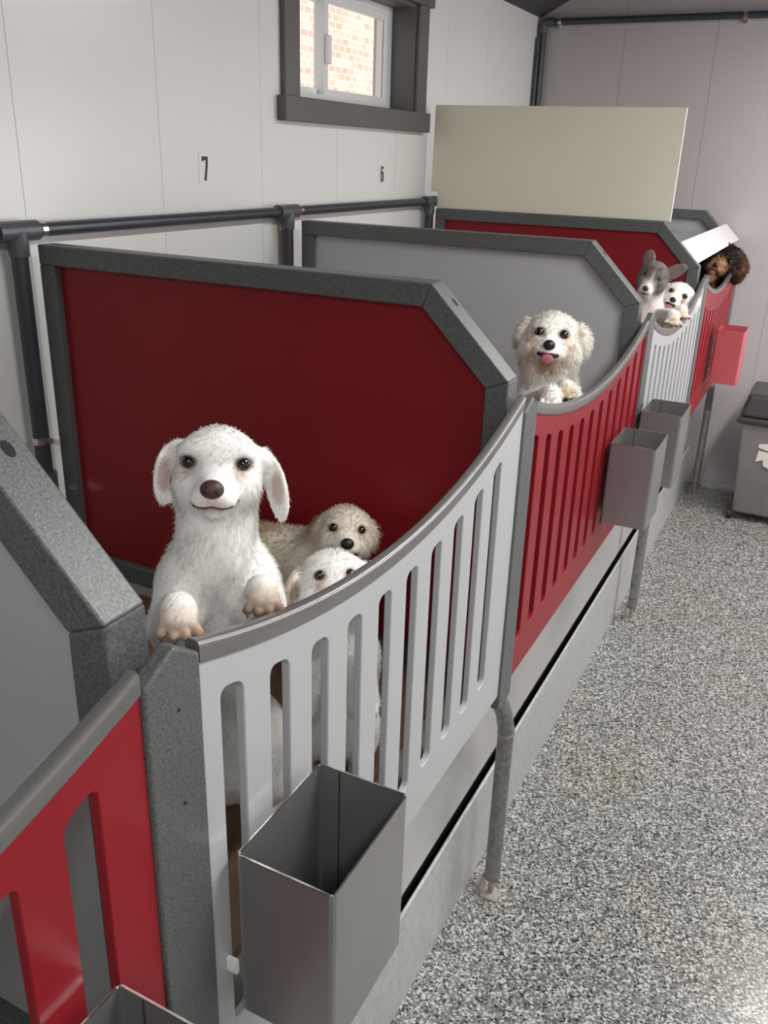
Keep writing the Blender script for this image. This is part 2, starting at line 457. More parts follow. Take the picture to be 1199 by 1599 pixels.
# dividers between the kennels
XK, ZK, XE, ZE, XD = -0.207, 1.626, -0.0375, 1.4565, -1.247
DIV_LABEL = [None, 'grey framed divider panel at the left edge, nearest the viewer', 'dark red divider panel in grey frame behind the big white dog',
             'light grey divider panel in grey frame behind the fluffy cream dog', 'red divider panel in grey frame below the beige board', 'small pinkish grey divider panel against the far wall']
def divider(i):
    a = POST[i][1]-0.0815 if i < 5 else POST[i][0]
    b_ = a+0.053
    t = empty('divider', ((XD+XE)/2, (a+b_)/2, Z_DECK), DIV_LABEL[i], 'divider', 'kennel dividers')
    zb = Z_DECK+0.002
    wf = 0.047
    # inset geometry of the chamfer
    xk2, zk2 = XK-wf*0.414, ZK-wf
    xe2, ze2 = XE-wf, ZE-wf*0.414
    pm = M_red if i in (2, 4) else M_grey
    mk('panel', *prism([(XD+wf-0.008, zb+wf-0.008), (xe2+0.008, zb+wf-0.008), (xe2+0.008, ze2+0.003), (xk2+0.003, zk2+0.008), (XD+wf-0.008, zk2+0.008)], a+0.020, b_-0.020, 'y'), pm, t)
    rails = {'top_rail': [(XD, zk2), (xk2, zk2), (XK, ZK), (XD, ZK)], 'chamfer_rail': [(xk2, zk2), (xe2, ze2), (XE, ZE), (XK, ZK)],
             'end_rail': [(xe2, zb), (XE, zb), (XE, ZE), (xe2, ze2)], 'back_rail': [(XD, zb), (XD+wf, zb), (XD+wf, zk2), (XD, zk2)],
             'bottom_rail': [(XD+wf, zb), (xe2, zb), (xe2, zb+wf), (XD+wf, zb+wf)]}
    for n, P in rails.items():
        mk(n, *prism(P, a, b_, 'y'), M_frame, t, bevel=0.003, bseg=2)
    # slot hole in chamfer face
    d = np.array([XE-XK, ZE-ZK]); d /= np.linalg.norm(d); nn = np.array([-d[1], d[0]])
    c = np.array([XK, ZK])+d*0.052+nn*0.0003
    yc = (a+b_)/2+0.006
    Vv = []
    for k in range(12):
        an = 2*math.pi*k/12
        q = c+d*0.010*math.cos(an)
        Vv.append((q[0], yc+0.006*math.sin(an), q[1]))
    Vv2 = [(v[0]-nn[0]*0.0006, v[1], v[2]-nn[1]*0.0006) for v in Vv]
    mk('screw_hole', Vv+Vv2, [tuple(range(12)), tuple(range(23, 11, -1))]+[(k, (k+1) % 12, 12+(k+1) % 12, 12+k) for k in range(12)], M_hole, t)
    return a, b_
DIV = {i: divider(i) for i in (1, 2, 3, 4, 5)}

# gates: slotted panel under a sagging cap rail
def gate(y0, y1, pm, nslot, label, first, pitch_, cpts, spts=None):
    yc = (y0+y1)/2
    cq = np.polyfit([p[0] for p in cpts], [p[1] for p in cpts], 2)
    zc = lambda y: float(np.polyval(cq, y))             # lower edge of cap rail
    if spts:
        sq = np.polyfit([p[0] for p in spts], [p[1] for p in spts], 2)
        zt = lambda y: float(np.polyval(sq, y))
    else:
        zt = lambda y: zc(y)-0.075
    t = empty('kennel_gate', (-0.03, yc, 0.745), label, 'gate', 'slotted kennel gates')
    N = 40
    ys = np.linspace(y0+0.001, y1-0.001, N+1)
    outer = [(y0+0.001, 0.762), (y1-0.001, 0.762)]+[(y, zc(y)+0.006) for y in ys[::-1]]
    def slot(c, hwid, rad, e):
        zb = 0.854-e; pts = []
        for an in np.linspace(math.pi, 1.5*math.pi, 5): pts.append((c-hwid+rad+rad*math.cos(an), zb+rad+rad*math.sin(an)))
        for an in np.linspace(1.5*math.pi, 2*math.pi, 5): pts.append((c+hwid-rad+rad*math.cos(an), zb+rad+rad*math.sin(an)))
        sl = zt(c+0.01)-zt(c-0.01)
        for an in np.linspace(0, math.pi, 11):
            x_ = (hwid-rad)*(1 if an < 1.5 else -1 if an > 1.65 else 0)+rad*math.cos(an)
            pts.append((c+x_, zt(c)+e+sl*x_/0.02-rad+rad*math.sin(an)))
        return pts
    XA, XB, E_ = -0.005, -0.0170, 0.0014
    bm = bmesh.new()
    rings = {}
    for X, e in ((XA, E_), (XA-E_, 0), (XB+E_, 0), (XB, E_)):
        R_ = [[bm.verts.new((X, p[0], p[1])) for p in outer]]
        for k in range(nslot): R_.append([bm.verts.new((X, p[0], p[1])) for p in slot(first+k*pitch_, 0.0195+e, 0.013+e, e)])
        rings[X] = R_
    Xs = list(rings)
    for X in (Xs[0], Xs[3]):
        es = []
        for rg in rings[X]: es += [bm.edges.new((rg[i], rg[(i+1) % len(rg)])) for i in range(len(rg))]
        bmesh.ops.triangle_fill(bm, use_beauty=True, use_dissolve=False, edges=es)
    for Xa, Xb in zip(Xs[:-1], Xs[1:]):
        for ra, rb in zip(rings[Xa], rings[Xb]):
            for i in range(len(ra)): bm.faces.new((ra[i], ra[(i+1) % len(ra)], rb[(i+1) % len(ra)], rb[i]))
    bmesh.ops.recalc_face_normals(bm, faces=bm.faces)
    bmesh.ops.translate(bm, vec=-wloc(t), verts=bm.verts)
    me = bpy.data.meshes.new('panel'); bm.to_mesh(me); bm.free(); me.materials.append(pm)
    o = bpy.data.objects.new('panel', me); col.objects.link(o); o.parent = t
    # cap rail: rounded section swept along the curve
    sec = []
    x0, x1, h = -0.0195, -0.002, 0.0235
    for cx_, cz_, a0 in ((x1-0.0065, h-0.0065, 0), (x0+0.0065, h-0.0065, 90), (x0+0.002, 0.002, 180), (x1-0.002, 0.002, 270)):
        rr = 0.0065 if a0 < 180 else 0.002
        for an in np.linspace(a0, a0+90, 5):
            sec.append((cx_+rr*math.cos(math.radians(an)), cz_+rr*math.sin(math.radians(an))))
    n = len(sec); V = []; Fs = []
    for y in np.linspace(y0+0.0015, y1-0.0015, 49):
        sl = 2*cq[0]*y+cq[1]
        nl = math.hypot(1, sl)
        for sx_, sz in sec: V.append((sx_, y, zc(y)+sz*nl))
    for i in range(48):
        for k in range(n): Fs.append((i*n+k, i*n+(k+1) % n, (i+1)*n+(k+1) % n, (i+1)*n+k))
    Fs += [tuple(range(n)), tuple(range(48*n+n-1, 48*n-1, -1))]
    mk('cap_rail', V, Fs, M_cap, t, smooth=True, angle=0.7)
    return zc
gate(-0.54, 0.487, M_red, 10, 'red slotted gate cut off by the left edge', 0.408-9*0.09, 0.09, [(-0.54, 1.395), (-0.03, 1.305), (0.329, 1.347), (0.395, 1.371), (0.48, 1.393)],
     [(0.408, 1.332), (0.32, 1.306), (-0.03, 1.255), (-0.45, 1.332)])
G7 = gate(0.566, 1.545, M_grey, 10, 'light grey slotted gate nearest, in front of the big white dog', 0.620, 0.0893,
          [(0.569, 1.387), (0.682, 1.351), (0.82, 1.322), (0.934, 1.313), (1.071, 1.308), (1.107, 1.31), (1.268, 1.34), (1.432, 1.372), (1.501, 1.392)],
          [(0.62, 1.330), (0.71, 1.308), (0.8, 1.292), (0.89, 1.279), (0.977, 1.273), (1.07, 1.273), (1.157, 1.279), (1.24, 1.291), (1.33, 1.308), (1.424, 1.330)])
G6 = gate(1.622, 2.722, M_red, 12, 'red slotted gate in front of the fluffy cream dog', 1.648, 0.0947,
          [(1.645, 1.376), (1.748, 1.346), (1.908, 1.314), (2.109, 1.300), (2.331, 1.304), (2.621, 1.350), (2.688, 1.375)],
          [(1.636, 1.331), (1.826, 1.292), (2.017, 1.27), (2.109, 1.267), (2.298, 1.277), (2.497, 1.307)])
G5 = gate(2.806, 3.893, M_grey, 11, 'light grey slotted gate farther back, under the small dog with paws on it', 2.912, 0.0925,
          [(2.82, 1.372), (3.18, 1.288), (3.42, 1.288), (3.88, 1.385)], [(2.915, 1.30), (3.1, 1.265), (3.25, 1.25), (3.5, 1.26), (3.83, 1.32)])
G4 = gate(3.975, 5.10, M_red, 11, 'bright red slotted gate at the far end', 4.050, 0.0975, [(3.98, 1.365), (4.315, 1.297), (4.70, 1.297), (5.09, 1.37)])

# steel bins hung on the gates
M_red_reflection = mat('steel_red_reflection_tint', (0.62, 0.13, 0.15), 0.30, metal=0.3, var=0.05, vscale=5)  # red gate's reflection painted into the base colour of the steel
def bin_(y0, label, z1=1.13, x0=0.010, z0=0.895, ly=0.178, lx=0.125, hx=-0.0045, bmat=None):
    y1 = y0+ly; x1 = x0+lx
    t = empty('hanging_bin', ((x0+x1)/2, (y0+y1)/2, z0), label, 'bin', 'steel bins hung on the gates')
    bm = bmesh.new()
    th = 0.0022; r = 0.006
    def ring(x0, x1, y0, y1, z, r):
        out = []
        for cx_, cy_, a0 in ((x1-r, y1-r, 0), (x0+r, y1-r, 90), (x0+r, y0+r, 180), (x1-r, y0+r, 270)):
            for an in (a0, a0+45, a0+90):
                out.append(bm.verts.new((cx_+r*math.cos(math.radians(an)), cy_+r*math.sin(math.radians(an)), z)))
        return out
    A = ring(x0, x1, y0, y1, z0, r); B = ring(x0, x1, y0, y1, z1, r)
    Cc = ring(x0+th, x1-th, y0+th, y1-th, z1, r-th*0.8); D = ring(x0+th, x1-th, y0+th, y1-th, z0+th, r-th*0.8)
    n = len(A)
    bm.faces.new(A); bm.faces.new(D)
    for P, Q in ((A, B), (B, Cc), (Cc, D)):
        for k in range(n): bm.faces.new((P[k], P[(k+1) % n], Q[(k+1) % n], Q[k]))
    bmesh.ops.recalc_face_normals(bm, faces=bm.faces)
    bmesh.ops.translate(bm, vec=-wloc(t), verts=bm.verts)
    me = bpy.data.meshes.new('bin_body'); bm.to_mesh(me); bm.free(); me.materials.append(bmat or M_steel)
    o = bpy.data.objects.new('bin_body', me); col.objects.link(o); o.parent = t
    mk('rim_edge', *join([(boxv(x0+0.004, x1-0.004, y0, y0+0.0024, z1-0.0005, z1+0.001), BF), (boxv(x0+0.004, x1-0.004, y1-0.0024, y1, z1-0.0005, z1+0.001), BF),
        (boxv(x0, x0+0.0024, y0+0.004, y1-0.004, z1-0.0005, z1+0.001), BF), (boxv(x1-0.0024, x1, y0+0.004, y1-0.004, z1-0.0005, z1+0.001), BF)]), M_clip, t)
    box('seam', (x0+0.030, x0+0.0315, y1-th-0.0012, y1-th+0.0002, z0+0.003, z1-0.002), M_candark, t)
    b = mk('bolt', *tube([(x0+th, y0+0.04, z1-0.085), (x0+th+0.006, y0+0.04, z1-0.085)], 0.007, 6), M_clip, t)
    mk('bolt_shank', *tube([(x0+th+0.006, y0+0.04, z1-0.085), (x0+th+0.014, y0+0.04, z1-0.085)], 0.0035, 10), M_clip, b)
    for zz in (z1-0.05, z0+0.05):
        box('hook', (hx, x0+0.0002, (y0+y1)/2-0.012, (y0+y1)/2+0.012, zz-0.01, zz+0.01), M_clip, t)
    return t
bin_(0.594, 'large open steel bin on the nearest light grey gate')
bin_(2.315, 'open steel bin on the red gate, above the floor leg')
bin_(2.70, 'open steel bin just behind another, by the far light grey gate', 1.13, 0.014, hx=0.0005)
bin_(4.39, 'steel bin with a red reflection painted in, hung on the bright red far gate', 1.125, 0.022, 0.87, bmat=M_red_reflection)
bin_(0.236, 'open steel bin peeking in at the bottom left corner')
box_tag = box('paper_tag', (-0.0045, 0.0095, 0.5875, 0.5925, 0.955, 0.975), M_white); tag(box_tag, 'tiny white tag beside the nearest bin', 'tag')

# beige board on divider 4, white sloping lid over last kennel
by0 = DIV[4][0]+0.018
bd = empty('beige_board', (-0.73, by0+0.01, 1.627), 'large beige board standing upright on the red divider', 'board')
mk('board_face', *prism([(-1.249, 1.6275), (-0.19, 1.6275), (-0.187, 2.062), (-1.279, 2.068), (-1.284, 1.70), (-1.249, 1.70)], by0, by0+0.016, 'y'), M_beige, bd, bevel=0.0015)
mk('edge_band', *prism([(-0.19, 1.6275), (-0.184, 1.6275), (-0.181, 2.062), (-0.187, 2.062)], by0, by0+0.016, 'y'), M_beige_edge, bd)
lid = mk('lid_panel', *prism([(-0.128, 1.5482), (-0.048, 1.4682), (-0.0452, 1.4710), (-0.1252, 1.5510)], DIV[4][0]+0.004, 5.38, 'y'), M_white)
tag(lid, 'white sloping lid panel above the dark curly dog', 'panel')

# mat in kennel 7
mt = box('kennel_mat', (-0.95, -0.10, 0.62, 1.48, Z_DECK+0.001, Z_DECK+0.022), M_mat, None, 0.008, 2); tag(mt, 'brown mat on the floor of the nearest kennel', 'mat')

# ------------------------------------------------------------------ pipes
XP, ZP, RP = -1.283, 1.655, 0.0175
pr = empty('wall_pipe', (XP, 2.0, ZP), 'dark plastic pipe running along the white wall above the kennels', 'pipe')
mk('pipe', *tube([(XP, YF+0.05, ZP), (XP, 3.94, ZP)], RP, 16), M_pipe, pr, smooth=True, angle=0.9)
def tee(y, zb, strap=True):
    f = mk('tee_fitting', *join([tube([(XP, y-0.060, ZP), (XP, y+0.060, ZP)], 0.0245, 18), tube([(XP+0.001, y, ZP-0.058), (XP+0.001, y, ZP)], 0.0245, 18)]), M_pipe2, pr, smooth=True, angle=0.7)
    mk('drop_pipe', *tube([(XP+0.001, y, zb), (XP+0.001, y, ZP-0.05)], 0.0205, 16), M_pipe, pr, smooth=True, angle=0.9)
    if strap:
        mk('strap', *tube([(XP, y+0.066, ZP), (XP, y+0.082, ZP)], 0.0205, 16), M_clip, pr, smooth=True, angle=0.7)
for y, zb in ((1.515, 0.78), (2.69, 0.78), (3.90, 0.78), (0.43, 0.78)): tee(y, zb, y < 3)
yv = 1.515
s = mk('clamp', *join([tube([(XP+0.001, yv, 1.125), (XP+0.001, yv, 1.143)], 0.0235, 16), (boxv(XP+0.02, XP+0.062, yv+0.005, yv+0.024, 1.127, 1.142), BF)]), M_clip, pr)
v = mk('valve', *tube([(XP+0.001, yv, 0.97), (XP+0.001, yv, 1.045)], 0.029, 14), M_pipe2, pr, smooth=True, angle=0.7)
mk('nipple', *tube([(XP+0.02, yv-0.01, 0.985), (XP+0.05, yv-0.045, 0.96)], 0.011, 10), M_clip, v)
# pipe along the far wall
bp = empty('gable_pipe', (-1.28, 5.385, 2.583), 'dark plastic pipe along the top of the far wall and down the corner', 'pipe')
YP_ = 5.385
mk('pipe', *tube([(-1.24, YP_, 2.583), (XR-0.05, YP_, 2.583)], 0.018, 16), M_pipe, bp, smooth=True, angle=0.9)
mk('elbow', *tube([(-1.288, YP_, 2.53), (-1.288, YP_, 2.565), (-1.280, YP_, 2.580), (-1.262, YP_, 2.583), (-1.225, YP_, 2.583)], 0.0245, 16), M_pipe2, bp, smooth=True, angle=0.9)
mk('drop_pipe', *tube([(-1.288, YP_, 0.78), (-1.288, YP_, 2.54)], 0.021, 16), M_pipe, bp, smooth=True, angle=0.9)
mk('conduit', *tube([(-1.302, YP_-0.032, 0.78), (-1.302, YP_-0.032, 2.50)], 0.011, 12), M_pipe, bp, smooth=True, angle=0.9)
for x in (-1.19, -0.20, 0.8):
    mk('strap', *join([tube([(x-0.010, YP_, 2.583), (x+0.010, YP_, 2.583)], 0.0205, 14), (boxv(x-0.01, x+0.01, YP_+0.015, YB, 2.548, 2.57), BF)]), M_clip, bp)

# numbers on the wall
def strip(pts, wdt):
    pts = [np.array(p, float) for p in pts]
    L = []; Rr = []
    n = len(pts); closed = np.allclose(pts[0], pts[-1])
    for i in range(n):
        a = pts[i-1] if i > 0 else (pts[-2] if closed else pts[0]); b = pts[i+1] if i < n-1 else (pts[1] if closed else pts[-1])
        d = b-a; d /= np.linalg.norm(d); nn = np.array([-d[1], d[0]])
        L.append(pts[i]+nn*wdt/2); Rr.append(pts[i]-nn*wdt/2)
    V = []; Fs = []
    for l, r in zip(L, Rr):
        V += [l, r]
    for i in range(n-1): Fs.append((2*i, 2*i+1, 2*i+3, 2*i+2))
    return V, Fs
def number(digit, yc, zc, h, label):
    t = empty('wall_number', (XW+0.0006, yc, zc-h/2), label, 'number', 'kennel numbers on the wall')
    wd = h*0.42
    box('backing', (XW+0.0002, XW+0.0012, yc-wd*0.95, yc+wd*0.95, zc-h*0.62, zc+h*0.62), M_sign, t)
    sw = h*0.15
    P = []
    if digit == 7:
        P = [strip([(-wd/2, h/2-sw/2), (wd/2, h/2-sw/2)], sw), strip([(wd/2-sw/2, h/2-sw*0.2), (wd/2-sw/2, h*0.18), (0.0, -h/2)], sw), strip([(-wd/2+sw*0.35, h/2), (-wd/2+sw*0.35, h*0.30)], sw*0.7)]
    else:
        q = []
        r = wd/2-sw/2
        for an in np.linspace(0, 180, 10): q.append((r*math.cos(math.radians(an)), h*0.10-r+r*math.sin(math.radians(an))))
        for an in np.linspace(180, 360, 10): q.append((r*math.cos(math.radians(an)), -h/2+sw/2+r+r*math.sin(math.radians(an))))
        q.append(q[0])
        P = [strip(q, sw)]
        q2 = [(-r, -h*0.1), (-r, h/2-sw/2-r)]
        for an in np.linspace(170, 20, 9): q2.append((r*math.cos(math.radians(an)), h/2-sw/2-r+r*math.sin(math.radians(an))))
        P.append(strip(q2, sw))
    V = []; Fs = []
    for k, (vv, ff) in enumerate(P):
        n = len(V)
        V += [(XW+0.0018+0.0001*k, yc+p[0], zc+p[1]) for p in vv]; Fs += [tuple(i+n for i in f) for f in ff]
    # give the print a little thickness
    n = len(V)
    V2 = V+[(v[0]-0.0005, v[1], v[2]) for v in V]
    F2_ = Fs+[tuple(i+n for i in reversed(f)) for f in Fs]
    mk('digit', V2, F2_, M_black, t)
number(7, 2.286, 1.795, 0.070, 'black number 7 on the white wall left of the window')
number(6, 3.48, 1.775, 0.064, 'black number 6 on the white wall below the window')

# trash can at far right
cn = empty('trash_can', (0.42, 5.07, 0), 'grey wheeled trash can with dark lid at the right edge', 'trash can')
def frust(x0, x1, y0, y1, z0, X0, X1, Y0, Y1, z1):
    return [(x0, y0, z0), (x1, y0, z0), (x1, y1, z0), (x0, y1, z0), (X0, Y0, z1), (X1, Y0, z1), (X1, Y1, z1), (X0, Y1, z1)]
mk('can_body', frust(0.205, 0.60, 4.91, 5.24, 0.045, 0.175, 0.63, 4.885, 5.27, 0.575), BF, M_can, cn, bevel=0.018, bseg=3, smooth=True, angle=0.5)
mk('rim', boxv(0.150, 0.655, 4.865, 5.29, 0.565, 0.60), BF, M_candark, cn, bevel=0.012, bseg=3)
ld = mk('lid', frust(0.158, 0.647, 4.872, 5.283, 0.60, 0.185, 0.62, 4.90, 5.26, 0.725), BF, M_candark, cn, bevel=0.02, bseg=3)
mk('lid_handle', *tube([(0.33, 4.92, 0.72), (0.33, 4.92, 0.745), (0.47, 4.92, 0.745), (0.47, 4.92, 0.72)], 0.010, 10), M_candark, ld)
for x, y in ((0.195, 4.93), (0.59, 4.93), (0.195, 5.21), (0.59, 5.21)):
    wv = mk('wheel', *tube([(x-0.013, y, 0.026), (x+0.013, y, 0.026)], 0.026, 16), M_rubber, cn, smooth=True, angle=0.7)
    box('caster_fork', (x-0.017, x+0.017, y-0.008, y+0.016, 0.026, 0.056), M_candark, wv)
for pts in ([(0.283, 0.462), (0.33, 0.470), (0.34, 0.430), (0.30, 0.438), (0.279, 0.445)], [(0.285, 0.425), (0.345, 0.420), (0.36, 0.33), (0.32, 0.345), (0.315, 0.378), (0.278, 0.362)]):
    mk('tape_label', *prism([(x, z) for x, z in pts], 4.8865-0.0, 4.8965, 'y'), M_tape, cn)

# ------------------------------------------------------------------ dogs
# each body is one continuous surface polygonised from a smooth blend of muscle and fur volumes; the coat strands are a child
def surface_nets(f, lo, hi, h):
    n = np.maximum(np.ceil((hi-lo)/h).astype(int), 4)
    st = 4
    n = ((n+st-1)//st)*st
    ax = [lo[i]+h*np.arange(n[i]+1) for i in range(3)]
    nc = n//st
    cc = np.stack(np.meshgrid(*[lo[i]+h*st*(np.arange(nc[i])+0.5) for i in range(3)], indexing='ij'), -1)
    Dc = f(cc.reshape(-1, 3)).reshape(tuple(nc))
    G = np.ones(tuple(n+1), np.float32)
    G[:n[0], :n[1], :n[2]] = np.repeat(np.repeat(np.repeat(np.where(Dc < 0, -1.0, 1.0), st, 0), st, 1), st, 2)
    blocks = np.argwhere(np.abs(Dc) < h*st*1.35)
    if len(blocks):
        o5 = np.stack(np.meshgrid(*[np.arange(st+1)]*3, indexing='ij'), -1).reshape(-1, 3)
        ii = (blocks[:, None, :]*st+o5[None]).reshape(-1, 3)
        flat = np.unique(np.ravel_multi_index(ii.T, tuple(n+1)))
        ii = np.stack(np.unravel_index(flat, tuple(n+1)), 1)
        G[tuple(ii.T)] = f(lo+h*ii)
    ins = G < 0
    c8 = np.zeros(tuple(n), int)
    for dx in (0, 1):
        for dy in (0, 1):
            for dz in (0, 1):
                c8 += ins[dx:n[0]+dx, dy:n[1]+dy, dz:n[2]+dz]
    act = (c8 > 0) & (c8 < 8)
    idx = -np.ones(tuple(n), int)
    cells = np.argwhere(act)
    idx[act] = np.arange(len(cells))
    acc = np.zeros((len(cells), 3)); cnt = np.zeros(len(cells))
    corners = [(a, b, c) for a in (0, 1) for b in (0, 1) for c in (0, 1)]
    for a in corners:
        for d in range(3):
            if a[d] == 0:
                b = list(a); b[d] = 1
                va = G[tuple((cells+a).T)]; vb = G[tuple((cells+b).T)]
                m = (va < 0) != (vb < 0)
                t = np.where(m, va/(va-vb+1e-12), 0)
                p = np.array(a)[None, :]+np.zeros((len(cells), 3)); p[:, d] += t
                acc += p*m[:, None]; cnt += m
    V = lo+h*(cells+acc/np.maximum(cnt, 1)[:, None])
    Q = []
    for d in range(3):
        o1, o2 = [(1, 2), (2, 0), (0, 1)][d]
        sl0 = [slice(1, n[k]) for k in range(3)]; sl0[d] = slice(0, n[d])
        sl1 = list(sl0); sl1[d] = slice(1, n[d]+1)
        a = ins[tuple(sl0)]; b = ins[tuple(sl1)]
        for flip, mm in ((False, a & ~b), (True, ~a & b)):
            e = np.argwhere(mm)
            off = np.array([1, 1, 1]); off[d] = 0
            e = e+off
            u = np.zeros(3, int); u[o1] = 1; v_ = np.zeros(3, int); v_[o2] = 1
            q = np.stack([idx[tuple((e-u-v_).T)], idx[tuple((e-v_).T)], idx[tuple(e.T)], idx[tuple((e-u).T)]], 1)
            if flip: q = q[:, ::-1]
            Q.append(q)
    return V, np.concatenate(Q)

def rotm(yaw_, pitch_up, roll_):
    y, p, r = math.radians(yaw_), -math.radians(pitch_up), math.radians(roll_)
    Rz = np.array([[math.cos(y), -math.sin(y), 0], [math.sin(y), math.cos(y), 0], [0, 0, 1]])
    Rx = np.array([[1, 0, 0], [0, math.cos(p), -math.sin(p)], [0, math.sin(p), math.cos(p)]])
    Ry = np.array([[math.cos(r), 0, math.sin(r)], [0, 1, 0], [-math.sin(r), 0, math.cos(r)]])
    return Rz@Rx@Ry

class Dog:
    def __init__(self, O, s, hr, face=0.0):
        """O head centre (world), s half head width, hr head yaw/pitch/roll, body heading faces the photographer"""
        self.O = np.array(O, float); self.s = s
        d = self.O-CAM; d[2] = 0; d /= np.linalg.norm(d)
        a = math.radians(face); d = np.array([d[0]*math.cos(a)-d[1]*math.sin(a), d[0]*math.sin(a)+d[1]*math.cos(a), 0])
        self.B = np.stack([np.array([d[1], -d[0], 0]), d, np.array([0, 0, 1.0])], 1)    # columns X right, Y away, Z up
        self.Rh = rotm(*hr)
        self.P = []; self.paint = []; self.kids = []
        self.noise = (0.0, 100.0)
    def W(self, p): return self.B.T@(np.array(p, float)-self.O)
    def world(self, V): return self.O+np.asarray(V)@self.B.T
    def H(self, p): return self.s*(self.Rh@np.array(p, float))
    # head-space primitives (units of half head width)
    def he(self, c, r, col_, k=0.25, rot=None, sub=False, fl=1.0):
        R = self.Rh if rot is None else self.Rh@rotm(*rot)
        self.P.append(('e', self.H(c), np.array(r)*self.s, R, k*self.s, col_, sub, fl))
    def hc(self, a, b, ra, rb, col_, k=0.25, sub=False, fl=1.0):
        self.P.append(('c', self.H(a), self.H(b), ra*self.s, rb*self.s, k*self.s, col_, sub, fl))
    # body-space primitives (metres, dog frame)
    def be(self, c, r, col_, k=0.03, rot=None, fl=1.0):
        self.P.append(('e', np.array(c, float), np.array(r, float), np.eye(3) if rot is None else rotm(*rot), k, col_, False, fl))
    def bc(self, a, b, ra, rb, col_, k=0.03, fl=1.0):
        self.P.append(('c', np.array(a, float), np.array(b, float), ra, rb, k, col_, False, fl))
    def spot(self, c, r, col_, amt=1.0, soft=0.5):       # coat colour patch, head space
        self.paint.append((self.H(c), np.array(r)*self.s, self.Rh, col_, amt, soft))
    def bspot(self, c, r, col_, amt=1.0, soft=0.5):
        self.paint.append((np.array(c, float), np.array(r, float), np.eye(3), col_, amt, soft))
    def pd(self, pr, p):
        if pr[0] == 'e':
            l = (p-pr[1])@pr[3]; r = pr[2]
            k0 = np.linalg.norm(l/r, axis=1); k1 = np.linalg.norm(l/(r*r), axis=1)+1e-9
            return k0*(k0-1.0)/k1
        a, b = pr[1], pr[2]
        ba = b-a; t = np.clip(((p-a)@ba)/(ba@ba), 0, 1)
        return np.linalg.norm(p-a-t[:, None]*ba, axis=1)-(pr[3]+(pr[4]-pr[3])*t)
    def f(self, p):
        p = np.asarray(p, float)
        D = None
        for pr in self.P:
            d = self.pd(pr, p); k = pr[4] if pr[0] == 'e' else pr[5]; sub = pr[-2]
            if D is None: D = d; continue
            if sub:
                h = np.clip(0.5-0.5*(D+d)/k, 0, 1); D = D*(1-h)-d*h+k*h*(1-h)
            else:
                h = np.clip(0.5+0.5*(d-D)/k, 0, 1); D = d*(1-h)+D*h-k*h*(1-h)
        a, fq = self.noise
        if a > 0:
            q = p*fq
            D = D-a*(np.sin(q[:, 0]+1.7*np.sin(q[:, 1]*0.9+0.5))*np.sin(q[:, 1]*1.1+1.3*np.sin(q[:, 2]*0.8))*np.sin(q[:, 2]*0.95+1.5*np.sin(q[:, 0]*0.7+2.0)))
        return D
    def grad(self, p, e=0.0015):
        g = np.stack([self.f(p+np.eye(3)[i]*e)-self.f(p-np.eye(3)[i]*e) for i in range(3)], 1)
        return g/(np.linalg.norm(g, axis=1)[:, None]+1e-9)
    def colour(self, p):
        w_ = []; c_ = []; fl = []
        for pr in self.P:
            if pr[-2]: continue
            w_.append(self.pd(pr, p)); c_.append(pr[-3]); fl.append(pr[-1])
        w_ = np.stack(w_, 1); w_ = np.exp(-(w_-w_.min(1, keepdims=True))/0.004); w_ /= w_.sum(1, keepdims=True)
        C = w_@np.array(c_); L = w_@np.array(fl)
        for c, r, R, cc, amt, soft in self.paint:
            k = np.linalg.norm(((p-c)@R)/r, axis=1)
            m = np.clip((1-k)/soft, 0, 1); m = m*m*(3-2*m)*amt
            C = C*(1-m[:, None])+np.array(cc)*m[:, None]
        return C, L
    def surf(self, x, z, dx=0.0):
        """point of the head surface met when coming from the front at head-space x, z"""
        y = -3.2
        for _ in range(160):
            d = self.f(self.H((x, y, z))[None])[0]
            if d < 0.0003: break
            y += max(0.2*d/self.s, 0.004)
        return np.array((x, y, z))
    def eye(self, x, z, r, mat_, sink=0.35):
        q = self.surf(x, z); q[1] += r*sink
        self.kids.append(('eye', ellv(self.H(q), (r*self.s,)*3), mat_))
        return q
    def toes(self, wp, r, col_, claw, spread, fwd, toe=None, under=None):
        """paw at dog-frame point wp with four toes; spread = unit vector across, fwd = toe direction"""
        wp = np.array(wp, float); spread = np.array(spread, float); fwd = np.array(fwd, float)
        self.be(wp, (r*0.98, r*0.80, r*0.70), col_, 0.010, fl=0.7)
        for i, u in enumerate((-1.12, -0.38, 0.38, 1.12)):
            c = wp+spread*u*r*0.92+fwd*r*(1.10-0.24*abs(u))
            self.P.append(('c', wp+spread*u*r*0.55+fwd*r*0.1, c, r*0.30, r*0.315, 0.0010, toe or col_, False, 0.35))
            self.kids.append(('claw', tube([c+fwd*r*0.22, c+fwd*r*0.44+np.array([0, 0, -r*0.10])], [r*0.12, r*0.05], 8), claw))
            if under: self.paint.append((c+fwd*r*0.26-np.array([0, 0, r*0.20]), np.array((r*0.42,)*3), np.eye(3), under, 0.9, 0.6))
        if under: self.paint.append((wp+fwd*r*0.3-np.array([0, 0, r*0.9]), np.array((r*1.0, r*1.0, r*0.6)), np.eye(3), under, 0.8, 0.5))

